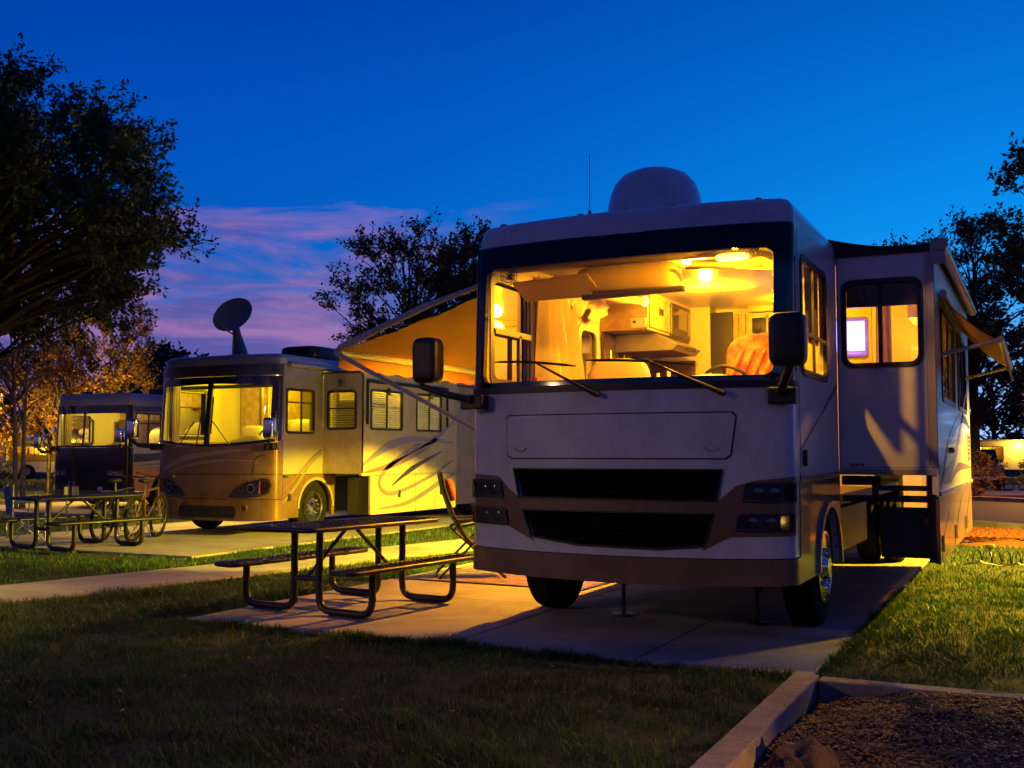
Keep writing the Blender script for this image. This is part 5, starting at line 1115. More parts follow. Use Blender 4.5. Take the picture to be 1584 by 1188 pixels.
# ================================================================== PICNIC TABLES
def rounded_path(pts, r=.12, n=5):
    """polyline with rounded corners"""
    P = [Vector(p) for p in pts]; out_ = [P[0]]
    for i in range(1, len(P)-1):
        a = (P[i-1]-P[i]); b = (P[i+1]-P[i]); rr_ = min(r, a.length*.45, b.length*.45); a = P[i]+a.normalized()*rr_; b = P[i]+b.normalized()*rr_
        for k in range(n+1):
            t = k/n; out_.append(a*(1-t)**2+P[i]*2*t*(1-t)+b*t*t)
    return out_+[P[-1]]
def board(b, u0, v0, u1, v1, z, mesh=True):
    """coated steel top : rolled rim and expanded-metal infill"""
    rim = rr(u0, v0, u1, v1, .07, 5); b.tube([(x, y, z-.02) for x, y in rim], .022, 8, closed=True)
def picnic_table(label, loc, rz, group, fine=True):
    T = thing('picnic_table', label, 'picnic table', loc, rz, group)
    H, HB, L, W2, VF, UB, U1, U2 = .765, .43, .906, .345, .572, .684, .149, .748
    def top(name, u0, u1, z):
        b = MB(); rim = rr(u0, -L, u1, L, .07, 5); b.tube([(x, y, z-.022) for x, y in rim], .022, 8, closed=True); o = b.build(name, M_metalbk, T, smooth=50)
        b = MB(); holes = []; 
        if fine:
            nx = int((u1-u0)/.062); ny = int(2*L/.062)
            for i in range(nx):
                for j in range(ny):
                    cx_ = u0+(u1-u0)*(i+.5)/nx; cy_ = -L+2*L*(j+.5)/ny; q = .021
                    if min(cx_-u0, u1-cx_) < .03 or L-abs(cy_) < .03: continue
                    holes.append([(cx_-q, cy_), (cx_, cy_-q), (cx_+q, cy_), (cx_, cy_+q)])
        b.plate(rr(u0+.01, -L+.01, u1-.01, L-.01, .06, 4), holes, FX(z-.004), .012); b.build('perforated_sheet', M_metalbk, o)
        b = MB()
        for v in (-VF, 0, VF): b.box(u0+.02, v-.03, z-.05, u1-.02, v+.03, z-.02)
        b.build('under_brace', M_metalbk, o, kind='stuff')
    top('tabletop', -W2, W2, H); top('bench_seat', -UB-.13, -UB+.13, HB); top('bench_seat', UB-.13, UB+.13, HB)
    for v in (-VF, VF):
        for s in (-1, 1):
            b = MB(); b.tube(rounded_path([(s*U1, v, H-.03), (s*U1, v, .034), (s*U2, v, .034), (s*U2, v, HB-.03)], .13), .032, 10); l = b.build('leg', M_metalbk, T, smooth=60)
            b = MB(); b.box(s*(U1+U2)/2-.16, v-.035, .0, s*(U1+U2)/2+.16, v+.035, .012); b.build('foot_plate', M_metalbk, l)
        b = MB(); b.tube([(-U1, v, .30), (U1, v, .30)], .025, 8); b.build('cross_brace', M_metalbk, T, smooth=60)
        b = MB(); b.tube([(0, v, .30), (0, math.copysign(.05, v), H-.05)], .018, 8); b.build('diagonal_brace', M_metalbk, T, smooth=60)
    return T
picnic_table('black steel picnic table on the concrete pad beside the white motorhome', (-5.713, 8.284, .002), -.119, 'black picnic tables')
picnic_table('black steel picnic table with a lantern on it at the left edge', (-12.85, 11.55, .002), -.119, 'black picnic tables')
picnic_table('distant black picnic table across the road beyond the coach on the right', (-1.2, 44.0, .01), .9, 'black picnic tables', fine=False)
# lantern on the second table
T = thing('lantern', 'small square lantern with a handle and a glowing yellow side on the left picnic table', 'lantern', (-12.66, 11.25, .775), .1); T.scale = (.62, .62, .68)
b = MB()
b.box(-.13, -.09, 0, .13, .09, .015); b.box(-.13, -.09, .19, .13, .09, .205)
b.build('frame_plate', M_metalbk, T, kind='stuff')
for x in (-.125, 0, .125):
    for y in (-.085, .085): b = MB(); b.box(x-.007, y-.007, .015, x+.007, y+.007, .19); b.build('post', M_alu, T)
b = MB(); b.box(-.118, -.08, .016, -.008, .08, .188); b.build('lit_pane', emit('lantern_glow', (1, .66, .05), .30), T)
b = MB(); b.box(.008, -.08, .016, .118, .08, .188); b.build('pane', mat('frosted_pane', (.10, .09, .06), .3), T)
b = MB(); b.tube(rounded_path([(-.08, 0, .2), (-.08, 0, .30), (.08, 0, .30), (.08, 0, .2)], .02), .006, 6); b.build('handle', M_alu, T)

# ================================================================== FOLDING CHAIRS
def tubes(b, segs, r=.012, seg=8):
    for p in segs: b.tube(p, r, seg)
T = thing('reclining_chair', 'dark folding recliner with its tall back tilted, beside the white motorhome', 'chair', (-5.80, 10.75, .0), R(34))
# it faces +x (towards the coach)
M_mesh = mat('dark_sling', (.028, .020, .018), .7, bump=.2, bscale=150)
Pb = [(-.34, 1.17), (-.30, .98), (-.20, .70), (-.06, .46), (.0, .40), (.25, .43), (.50, .44)]
vs = []; fs = []
for x, z in Pb: vs += [(x, -.25, z), (x, .25, z), (x-.014, -.25, z-.01), (x-.014, .25, z-.01)]
for i in range(len(Pb)-1): a = 4*i; fs += [(a, a+1, a+5, a+4), (a+2, a+6, a+7, a+3), (a, a+4, a+6, a+2), (a+1, a+3, a+7, a+5)]
b = MB(); b.add(vs, fs); b.build('sling', M_mesh, T, smooth=60)
for y in (-.27, .27):
    b = MB(); b.tube([(x, y, z) for x, z in Pb], .017, 8); b.build('side_rail', M_metalbk, T, smooth=60)
    b = MB(); b.tube(rounded_path([(.38, y, .02), (-.22, y, .56), (.18, y, .64), (.28, y, .62)], .06), .014, 8); b.build('leg', M_metalbk, T, smooth=60)
    b = MB(); b.tube([(-.36, y, .02), (.22, y, .60)], .014, 8); b.build('leg', M_metalbk, T, smooth=60)
    b = MB(); b.obox((.05, y, .66), (.42, .05, .03), (0, R(-4), 0)); b.build('armrest', M_black, T, bevel=.01)
for x in (.37, -.35): b = MB(); b.tube([(x, -.27, .018), (x, .27, .018)], .014, 8); b.build('foot_bar', M_metalbk, T)
b = MB(); b.tube([(-.34, -.27, 1.17), (-.34, .27, 1.17)], .018, 8); b.build('head_rail', M_metalbk, T)
b = MB(); b.blob((-.225, 0, .98), (.045, .17, .13), .6, 16, 10, rot=(0, R(-14), 0)); b.build('head_cushion', mat('rust_cushion', (.30, .07, .03), .8), T, smooth=50)
def camp_chair(label, loc, rz):
    T = thing('camp_chair', label, 'chair', loc, rz)
    M_blue = mat('blue_canvas', (.02, .09, .34), .8, bump=.2, bscale=120)
    b = MB(); vs = []; 
    for j in range(7):
        for i in range(7):
            u, v = i/6-.5, j/6; vs.append((u*.52, .22+.06*math.sin(math.pi*(i/6))-.0+v*.06, .44+v*.42-.02*math.cos(u*5)))
    fs = [(j*7+i, j*7+i+1, j*7+i+8, j*7+i+7) for j in range(6) for i in range(6)]; b.add(vs, fs); b.build('backrest', M_blue, T, smooth=70)
    b = MB(); vs = [((i/6-.5)*.52, (j/6-.5)*.46, .42-.05*math.sin(math.pi*i/6)*math.sin(math.pi*j/6)) for j in range(7) for i in range(7)]; b.add(vs, fs); b.add([(x, y, z-.01) for x, y, z in vs], [f[::-1] for f in fs]); b.build('seat', M_blue, T, smooth=70)
    for x in (-.28, .28):
        for y in (-.24, .24): b = MB(); b.tube([(x, y, 0), (x, y, .45 if y < 0 else .9)], .011, 8); b.build('leg', M_alu, T)
        b = MB(); b.tube([(x, -.24, .02), (x, .24, .42)], .010, 6); b.tube([(x, .24, .02), (x, -.24, .42)], .010, 6); b.build('cross_strut', M_alu, T, kind='stuff')
        b = MB(); b.obox((x, 0, .62), (.06, .5, .02)); b.build('armrest', M_blue, T, bevel=.005)
    for y in (-.24, .24): b = MB(); b.tube([(-.28, y, .02), (.28, y, .42)], .010, 6); b.tube([(.28, y, .02), (-.28, y, .42)], .010, 6); b.build('cross_strut', M_alu, T, kind='stuff')
camp_chair('blue canvas camp chair cut off by the left edge behind the left picnic table', (-14.55, 12.05, .0), R(150))
T = thing('folding_table', 'small low folding table with thin metal legs behind the left picnic table', 'table', (-15.3, 12.9, 0), R(10))
b = MB(); b.box(-.45, -.3, .62, .45, .3, .64); b.build('tabletop', M_metalbk, T, bevel=.006)
for x in (-.4, .4):
    for y in (-.26, .26): b = MB(); b.tube([(x, y, 0), (x*.95, y*.95, .62)], .012, 6); b.build('leg', M_alu, T)
# patterned mat beside the entry door
T = thing('outdoor_mat', 'patterned woven mat lying on the concrete beside the motorhome door', 'mat', (-5.25, 10.95, 0.003), R(-2))
m = bpy.data.materials.new('mat_pattern'); m.use_nodes = True; nt = m.node_tree; bs = nt.nodes['Principled BSDF']
tcn = nt.nodes.new('ShaderNodeTexCoord'); wv = nt.nodes.new('ShaderNodeTexWave'); wv.wave_type = 'RINGS'; wv.inputs['Scale'].default_value = 3.2; wv.inputs['Distortion'].default_value = 5; wv.inputs['Detail'].default_value = 1; wv.inputs['Detail Scale'].default_value = 1.5
nt.links.new(tcn.outputs['Object'], wv.inputs['Vector']); nt.links.new(nramp(nt, wv.outputs['Fac'], [(.45, (.05, .02, .01)), (.55, (.42, .30, .14))]), bs.inputs['Base Color']); bs.inputs['Roughness'].default_value = .5
b = MB(); b.box(-1.05, -.72, 0, 1.05, .72, .008); b.build('woven_field', m, T)
b = MB(); b.plate([(-1.09, -.76), (1.09, -.76), (1.09, .76), (-1.09, .76)], [[(-1.05, -.72), (1.05, -.72), (1.05, .72), (-1.05, .72)]], FX(.010), .01); b.build('border', M_iron, T)

# ================================================================== BICYCLES
def bicycle(label, loc, rz, lean, col):
    T = thing('bicycle', label, 'bicycle', loc, rz, 'bicycles parked by the motorhomes'); T.rotation_euler = (lean, 0, rz)
    Rw = .345; M_fr = mat('bike_paint_'+col[0], col[1], .3, coat=.5)
    for x in (-.53, .53):
        b = MB(); b.tube([(x+Rw*math.cos(a), 0, Rw+Rw*math.sin(a)) for a in [2*math.pi*i/36 for i in range(36)]], .026, 8, closed=True); w = b.build('wheel', M_rubber, T, smooth=60)
        b = MB(); b.tube([(x+(Rw-.035)*math.cos(a), 0, Rw+(Rw-.035)*math.sin(a)) for a in [2*math.pi*i/36 for i in range(36)]], .012, 6, closed=True); b.build('rim', M_metalbk, w, smooth=60)
        b = MB(); b.lathe([(.03, -.04), (.03, .04)], (x, 0, Rw), 'Y', 12)
        for k in range(18): a = 2*math.pi*k/18; b.tube([(x, .03*(-1)**k, Rw), (x+(Rw-.04)*math.cos(a), 0, Rw+(Rw-.04)*math.sin(a))], .0022, 4)
        b.build('spoke', M_grey, w, kind='stuff')
        b = MB(); b.tube([(x+(Rw+.04)*math.cos(a), 0, Rw+(Rw+.04)*math.sin(a)) for a in [R(20)+R(130)*i/12 for i in range(13)]], .012, 6); b.build('mudguard', M_black, T, smooth=50)
    bb = (-.08, 0, .30); st = (-.22, 0, .78); hd = (.36, 0, .82); hb = (.40, 0, .66)
    b = MB()
    for p in ((bb, st), (st, hd), (bb, hb), (bb, (-.53, 0, Rw)), (st, (-.53, 0, Rw)), (hd, hb)): b.tube(p, .019, 8)
    b.build('frame', M_fr, T, smooth=50, kind=None)
    b = MB(); b.tube([hb, (.44, 0, .58), (.53, 0, Rw)], .016, 8); b.build('fork', M_fr, T, smooth=50)
    b = MB(); b.tube([hd, (.33, 0, .97)], .014, 8); b.tube(rounded_path([(.22, -.30, 1.04), (.34, -.18, 1.0), (.34, .18, 1.0), (.22, .30, 1.04)], .06), .012, 8); b.build('handlebar', M_metalbk, T, smooth=50)
    for y in (-.30, .30): b = MB(); b.tube([(.25, y*.9, 1.035), (.16, y*1.03, 1.05)], .018, 8); b.build('grip', M_black, T)
    b = MB(); b.tube([st, (-.25, 0, .92)], .013, 8); b.build('seat_post', M_chrome, T)
    b = MB(); b.blob((-.27, 0, .95), (.15, .085, .035), .8, 16, 8); b.build('saddle', M_black, T, smooth=60)
    b = MB(); b.lathe([(.09, -.02), (.09, -.012), (.0, -.012)], bb, 'Y', 20); b.tube([bb, (-.02, -.06, .15)], .011, 6); b.tube([bb, (-.14, .06, .45)], .011, 6); b.obox((-.02, -.11, .14), (.09, .08, .02)); b.obox((-.14, .11, .46), (.09, .08, .02)); b.build('crank', M_alu, T, kind='stuff')
    b = MB(); b.tube([(-.14, .03, .32), (-.22, .20, .02)], .009, 6); b.build('kickstand', M_alu, T)
    b = MB(); b.box(-.72, -.06, .78, -.36, .06, .795); b.tube([(-.7, 0, .78), (-.53, 0, .38)], .006, 5); b.build('rear_rack', M_black, T)
bicycle('dark bicycle with a chrome handlebar parked between the left table and the champagne motorhome', (-13.55, 13.0, 0), R(108), R(5), ('black', (.02, .02, .022)))
bicycle('second dark bicycle leaning closest to the champagne motorhome front', (-13.05, 13.1, 0), R(114), R(5), ('bronze', (.10, .05, .02)))

# ================================================================== TREES
def tube_np(V, F, pts, rs, seg=6):
    base = len(V); n = len(pts); up = Vector((.3, .2, 1)).normalized()
    for i in range(n):
        t = (pts[min(i+1, n-1)]-pts[max(i-1, 0)])
        t = t.normalized() if t.length > 1e-6 else Vector((0, 0, 1))
        a = t.cross(up); a = a.normalized() if a.length > 1e-3 else t.orthogonal().normalized(); b_ = a.cross(t)
        for k in range(seg): an = 2*math.pi*k/seg; V.append(tuple(pts[i]+(a*math.cos(an)+b_*math.sin(an))*rs[i]))
    for i in range(n-1):
        for k in range(seg): l = (k+1) % seg; F.append((base+i*seg+k, base+i*seg+l, base+(i+1)*seg+l, base+(i+1)*seg+k))
def bez(a, c, b, n=6): return [a*(1-t)**2+c*2*t*(1-t)+b*t*t for t in [i/n for i in range(n+1)]]
def tree(name, label, loc, height, crown, nclump, leaf, ls, lm, bm_=None, seed=1, trunk_r=.15, fork=.3, twigs=14, tl=.8, per=14, up=.3, group=None, cat='tree', shell=.55, stems=1, keep=None):
    """crown = (dx,dy,cz, rx,ry,rz) ellipsoid relative to the foot"""
    rnd = random.Random(seed); r = np.random.default_rng(seed); T = thing(name, label, cat, loc, 0, group)
    dx, dy, cz, rx, ry, rz = crown; V = []; F = []; tips = []
    for s in range(stems):
        bx = rnd.uniform(-.25, .25)*(stems > 1); by = rnd.uniform(-.25, .25)*(stems > 1)
        top = Vector((dx*.8+bx*3, dy*.8+by*3, cz+rz*.55)); mid = Vector((bx+dx*.2, by+dy*.2, height*.45))
        tr = bez(Vector((bx, by, -.1)), mid, top, 12); rs = [trunk_r*(1.25 if i == 0 else 1)*(1-.85*i/12) for i in range(13)]; tube_np(V, F, tr, rs, 9)
        for k in range(nclump//stems):
            while True:
                p = Vector((rnd.uniform(-1, 1), rnd.uniform(-1, 1), rnd.uniform(-1, 1)))
                if shell*.6 < p.length < 1 or (p.length < 1 and rnd.random() < .35): break
            q = Vector((dx+p.x*rx, dy+p.y*ry, cz+p.z*rz))
            if keep and not keep(q): continue
            hh = (q.z-.35*math.hypot(q.x-dx, q.y-dy)-cz*.0)/max(top.z, .1); i = int(max(fork, min(.92, hh*.85))*12); a = tr[i]
            ln = (q-a).length; c_ = a.lerp(q, .5)+Vector((0, 0, -.10*ln if up < 0 else .12*ln))+Vector((rnd.gauss(0, .07)*ln, rnd.gauss(0, .07)*ln, 0))
            pts = bez(a, c_, q, 5); r0 = min(rs[i]*.55, .012+.016*ln); tube_np(V, F, pts, [r0*(1-.8*j/5)+.004 for j in range(6)], 5); tips.append((q, (q-a).normalized()))
    P = []; D = []
    for q, d in tips:
        for t in range(twigs):
            dd = (d*.55+Vector((rnd.gauss(0, .6), rnd.gauss(0, .6), rnd.gauss(up, .5)))).normalized(); l = tl*rnd.uniform(.45, 1.15)
            e = q+dd*l; tube_np(V, F, [q, q+dd*l*.5+Vector((0, 0, .02*l)), e+Vector((0, 0, -.05*l))], [.009, .006, .003], 3)
            tt = r.uniform(.15, 1.05, per)[:, None]; pp = np.array(q)[None]+np.array(dd)[None]*l*tt+r.normal(0, .045*max(tl, .3), (per, 3)); P.append(pp); D.append(np.repeat(np.array(dd)[None], per, 0))
    me = MB(); me.v = V; me.f = F; me.m = [0]*len(F); me.build('trunk', bm_ or M_bark, T, smooth=60)
    if P:
        P = np.concatenate(P); D = np.concatenate(D); n = len(P); sz = ls*r.uniform(.55, 1.25, n)[:, None]
        ax = D*.5+r.normal(0, .6, (n, 3)); ax[:, 2] -= .25; ax /= np.linalg.norm(ax, axis=1)[:, None]
        sd = np.cross(ax, r.normal(0, 1, (n, 3))); sd /= np.linalg.norm(sd, axis=1)[:, None]; nn = np.cross(ax, sd)
        A_, B_, C_, D_ = P, P+ax*sz*.5+sd*sz*.26+nn*sz*.06, P+ax*sz, P+ax*sz*.5-sd*sz*.26+nn*sz*.06
        VV = np.stack([A_, B_, C_, D_], 1).reshape(-1, 3); b_ = np.arange(n)[:, None]*4; FF = np.concatenate([b_+np.array([0, 1, 2]), b_+np.array([0, 2, 3])])
        mesh_np('crown', VV, FF, lm, None, None, False, T)
    return T
# the large dark tree at the left
tree('broadleaf_tree', 'large dark leafy tree filling the upper left corner', (-15.6, 11.2, 0), 8, (.0, .6, 5.1, 3.0, 3.0, 2.3), 310, 1, .098, L_green, seed=5, trunk_r=.18, twigs=14, tl=.85, per=40, up=.14, shell=.3, keep=lambda q: mnoise.noise(Vector((q.x*.75, q.y*.75, q.z*.75+3))) > -.30 and q.z > (3.85 if q.x > .5 else 2.3))
tree('broadleaf_tree', 'dark leafy tree rising behind the patio awning and the champagne motorhome', (-16.7, 27.45, 0), 8, (-.3, 0, 5.7, 2.2, 2.0, 3.0), 84, 1, .13, L_mid, seed=8, trunk_r=.12, twigs=9, tl=.9, per=20, up=.5, stems=3)
tree('broadleaf_tree', 'dark leafy tree just left of the white motorhome roof corner', (-15.9, 30.2, 0), 8, (0, 0, 5.6, 1.9, 2.0, 2.8), 66, 1, .15, L_mid, seed=9, trunk_r=.14, twigs=11, tl=.75, per=20, up=.5, stems=3)
tree('birch_tree', 'nearly bare pale trunked tree at the left edge behind the coaches', (-23.05, 18.9, 0), 6, (-.6, .4, 4.1, 1.7, 1.6, 1.9), 36, 1, .07, L_aut, M_palebark, seed=12, trunk_r=.07, twigs=9, tl=.8, per=5, up=.5, stems=2)
tree('autumn_tree', 'gold leaved autumn tree behind the leftmost motorhome, left one', (-30.5, 26.2, 0), 6, (0, 0, 4.0, 2.2, 2.0, 2.7), 76, 1, .13, L_aut, M_palebark, seed=14, trunk_r=.08, twigs=9, tl=.8, per=26, up=.6, stems=3)
tree('autumn_tree', 'tall thin autumn tree with sparse golden top above the leftmost motorhome', (-30.1, 28.4, 0), 7, (0, 0, 4.8, 1.5, 1.5, 3.2), 60, 1, .12, L_aut, M_palebark, seed=15, trunk_r=.08, twigs=9, tl=.8, per=20, up=.8, stems=2)
tree('autumn_tree', 'low reddish autumn tree at the far left edge', (-33.5, 24.5, 0), 5, (0, 0, 2.4, 2.4, 2.0, 1.9), 50, 1, .13, L_aut, M_palebark, seed=16, trunk_r=.08, twigs=9, tl=.7, per=22, up=.5, stems=3)
darks = [(-38, 37, 6.2, 'dark rounded evergreen right of the golden trees'), (-40.8, 41.2, 5.6, 'dark evergreen second right of the golden trees'), (-38.2, 42.5, 6.3, 'dark pointed evergreen third right of the golden trees'), (-36, 43.5, 5.6, 'dark low tree behind the left end of the champagne coach roof'), (-34.5, 41, 5.9, 'dark tree showing left of the satellite dish'), (-31.9, 43.6, 6.4, 'dark tree directly behind the satellite dish'), (-28.6, 42, 5.2, 'dark tree between the dish and the patio awning')]
for i, (x, y, h, lb) in enumerate(darks):
    tree('evergreen_tree', lb, (x, y, 0), h, (0, 0, h*.52, 1.7+.2*(i % 3), 1.7, h*.46), 46, 1, .20, L_dark, seed=20+i, trunk_r=.14, twigs=9, tl=.6, per=15, up=.5, group='dark trees on the far side of the park')
tree('broadleaf_tree', 'slender dark tree beyond the slide-out roof', (-4.8, 50.5, 0), 12, (0, 0, 6.2, 2.8, 2.4, 4.6), 84, 1, .20, L_mid, seed=31, trunk_r=.18, twigs=9, tl=1.0, per=14, up=.7, stems=2)
tree('broadleaf_tree', 'tall dark tree with an open crown above the distant picnic table', (-2.1, 43.2, 0), 11, (.2, 0, 6.3, 2.9, 2.6, 4.0), 130, 1, .17, L_mid, seed=32, trunk_r=.20, twigs=10, tl=.95, per=15, up=.6, fork=.28)
tree('broadleaf_tree', 'nearer tall tree cut off by the right edge', (.75, 28.6, 0), 10, (.2, 0, 5.5, 2.0, 2.2, 3.5), 92, 1, .15, L_mid, seed=33, trunk_r=.20, twigs=10, tl=.8, per=16, up=.5)
for i, (x, y, h) in enumerate(((-8, 66, 8), (-3, 90, 9), (2, 88, 10), (-12, 85, 8), (-55, 60, 9), (-50, 52, 8), (-62, 50, 9), (-46, 70, 9))):
    tree('background_tree', ['hazy dark tree beyond the far coaches, left of the trunk', 'hazy dark tree behind the yellow lit coach', 'hazy dark tree at the far right edge', 'dark distant tree hidden mostly behind the near coach', 'distant dark tree behind the golden trees', 'distant dark tree left behind the leftmost coach', 'distant dark tree on the far left', 'distant dark tree behind the evergreens'][i], (x, y, 0), h, (0, 0, h*.5, h*.42, h*.4, h*.5), 50, 1, .38, L_dark, seed=40+i, trunk_r=.25, twigs=8, tl=1.3, per=14, up=.3, group='distant dark trees')
def bush(label, loc, r_, lm, seed, n=26, group=None):
    return tree('shrub', label, loc, r_[2]*1.6, (0, 0, r_[2]*.75, r_[0], r_[1], r_[2]*.8), n, 1, .07, lm, seed=seed, trunk_r=.03, fork=.05, twigs=8, tl=.3, per=12, up=.6, group=group, cat='shrub', stems=3)
L_red = leafmat('leaf_russet', (.10, .04, .02), (.20, .09, .03), (.08, .08, .02))
bush('russet shrub on the far verge beside the coach corner', (-2.2, 36.2, 0), (1.3, 1.0, 1.0), L_red, 60, 40); bush('small clipped green shrub at the right edge on the far verge', (.15, 36.5, 0), (.8, .8, 1.0), L_green, 61, 30)
hs = [(-21.5, 26.5), (-26.5, 23.5), (-28.2, 21.8), (-30, 20.5)]
for i, (x, y) in enumerate(hs): bush(['dark hedge shrub beyond the leftmost coach corner', 'dark low shrub at the foot of the bare tree', 'dark low shrub left of the bare tree', 'dark low shrub at the far left edge'][i], (x, y, 0), (1.3, 1.0, .8), L_dark, 70+i, 26, 'low dark shrubs by the leftmost coach')

# ================================================================== beyond the road, right
def far_coach(label, loc, rz, L=9.5, H=2.05):
    T = thing('motorhome', label, 'motorhome', loc, rz)
    M_y = mat('far_coach_white', (.6, .55, .45), .35)
    wins = [rr(.5, .95, 3.6, 1.75, .05), rr(5.2, .85, 8.3, 1.85, .05)]
    fn = lambda u, v, w: (u, -w, v)
    b = MB(); b.plate([(0, .28), (1.2, .28)]+[(1.7+.45*math.cos(math.pi-math.pi*i/8), .35+.42*math.sin(math.pi-math.pi*i/8)) for i in range(9)]+[(5.9+.45*math.cos(math.pi-math.pi*i/8), .35+.42*math.sin(math.pi-math.pi*i/8)) for i in range(9)]+[(L, .28), (L, H), (0, H)], wins, fn, .06); b.build('side_wall', M_y, T)
    b = MB(); b.box(-.1, -.05, H, L+.1, 2.5, H+.12); b.build('roof', M_silver, T, bevel=.03)
    b = MB(); b.box(0, 2.3, .3, L, 2.35, H); b.box(0, .06, .3, .06, 2.3, H); b.box(L-.06, .06, .3, L, 2.3, H); b.build('shell', M_cream, T, kind='stuff')
    b = MB(); b.box(.06, .06, .6, L-.06, 2.3, .65); b.build('floor', M_dkwood, T)
    for a, z0, e, z1 in ((.5, .95, 3.6, 1.75), (5.2, .85, 8.3, 1.85)): window(T, fn, a-.03, z0-.03, e+.03, z1+.03, .06, .05, bars=((a+e)/2,), gl=G_side)
    for x in (1.7, 5.9): 
        b = MB(); b.lathe([(.38, .0), (.38, .25)], (x, 0, .38), 'Y', 20); w = b.build('wheel', M_rubber, T); b = MB(); b.lathe([(.2, -.02), (.1, -.01), (0, -.03)], (x, 0, .38), 'Y', 16); b.build('rim', M_chrome, w)
    for k in range(7): b = MB(); b.blob((5.5+.4*k, .8, 1.1+.2*math.sin(k*2.3)), (.18, .2, .22), .7, 10, 8); b.build('cushion', [M_seat, M_wood, M_ceil][k % 3], T)
    for k in range(5): b = MB(); b.box(.7+.55*k, 1.2, 1.3+.1*math.sin(k*3), 1.1+.55*k, 1.6, 1.7); b.build('wall_cabinet', M_wood, T)
    b = MB(); b.blob((2.0, 1.0, H-.06), (.3, .1, .04), .7, 12, 6); b.build('ceiling_lamp', emit('lamp_far', (1, .75, .3), 8), T)
    light('cabin_light', 'POINT', (2.0, .9, H-.25), 160, (1, .55, .04), .1, T); light('cabin_light', 'POINT', (6.8, .9, H-.25), 200, (1, .60, .05), .1, T)
    b = MB(); b.blob((4.4, -.06, H-.15), (.08, .05, .05), .7, 12, 6); b.build('porch_lamp', emit('lamp_far', (1, .75, .3), 8), T)
    light('porch_light', 'POINT', (4.4, -.5, H-.2), 260, (1, .55, .04), .1, T)
    return T
far_coach('yellow lit motorhome across the road seen behind the tree trunk', (-5.4, 70, 0), R(-8))
far_coach('orange lit motorhome far off behind the bare tree at the left edge', (-50.5, 39.8, 0), R(26))
def pickup():
    T = thing('pickup_truck', 'dark blue pickup truck parked in front of the distant lit motorhome', 'pickup truck', (-2.45, 45.5, 0), R(-80))
    M_bl = mat('truck_paint', (.012, .016, .035), .2, coat=1)
    prof = [(-2.6, .45), (-2.62, .95), (-1.0, 1.0), (-.95, 1.0), (-.6, 1.5), (.6, 1.52), (1.15, 1.02), (2.4, .92), (2.62, .75), (2.62, .42)]
    b = MB(); b.plate([(x, z) for x, z in prof], (), lambda u, v, w: (u, -.9-w, v), 1.8); b.build('body', M_bl, T, bevel=.06)
    for s in (-1, 1):
        b = MB(); b.plate([(-.5, 1.05), (-.42, 1.42), (.5, 1.43), (.92, 1.05)], (), lambda u, v, w: (u, s*(.905+w), v), .01); b.build('side_window', G_dark, T)
        for x in (-1.75, 1.65): b = MB(); b.lathe([(.36, -.12), (.36, .12)], (x, s*.82, .36), 'Y', 20); w = b.build('wheel', M_rubber, T); b = MB(); b.lathe([(.2, s*.125), (0, s*.13)], (x, s*.82, .36), 'Y', 14); b.build('rim', M_chrome, w)
        b = MB(); b.blob((2.58, s*.65, .78), (.06, .16, .09), .6, 12, 8); b.build('headlight', M_lens, T)
        b = MB(); b.obox((.85, s*1.0, 1.08), (.12, .2, .14)); b.build('mirror', M_black, T, bevel=.02)
    b = MB(); b.box(2.63, -.45, .62, 2.66, .45, .86); b.build('grille', M_chrome, T); b = MB(); b.box(2.60, -.88, .40, 2.72, .88, .55); b.build('bumper', M_chrome, T, bevel=.03)
    b = MB(); b.plate([(-.8, .66), (.8, .66), (.72, 1.12), (-.72, 1.12)], (), lambda u, v, w: (1.16-(v-.66)*1.05+w, u, v+.38), .01); b.build('windshield', G_dark, T)
pickup()
# sewer hose and its folding support on the grass
T = thing('hose_support', 'black folding sewer hose support stretched across the grass at the right edge', 'hose support', (-.80, 15.3, -.03), 0)
for k in range(13):
    x = .05+.115*k; b = MB(); b.tube([(x-.05*math.cos(a)*1.0, -.12*math.cos(a), .17*math.sin(a)) for a in [math.pi*i/10 for i in range(11)]], .009, 5); b.build('rib', M_black, T)
    b = MB(); b.tube([(x+.05, -.12, 0.01), (x+.115-.05, .12, 0.01)], .008, 5); b.build('link', M_black, T)
T = thing('garden_hose', 'pale looped hose lying on the grass in front of the hose support', 'hose', (-.85, 14.0, -.0), 0)
pts = []
for k in range(90): t = k/89; pts.append((1.4*t+.10*math.sin(t*22), .14*math.cos(t*22)-.12*t, .05+.07*abs(math.sin(t*11))))
b = MB(); b.tube(pts, .010, 6); o = b.build('hose_coil', mat('pale_hose', (.45, .42, .25), .4), T, smooth=60)
T = thing('water_tap', 'small brass water tap standing in the grass at the right', 'tap', (-.62, 15.9, -.03), 0)
b = MB(); b.tube([(0, 0, 0), (0, 0, .16)], .02, 8); b.build('pipe', M_armw, T); b = MB(); b.blob((0, 0, .17), (.07, .05, .035), .6, 12, 8); b.build('tap_head', mat('brass', (.5, .38, .12), .3, metal=.8), T)
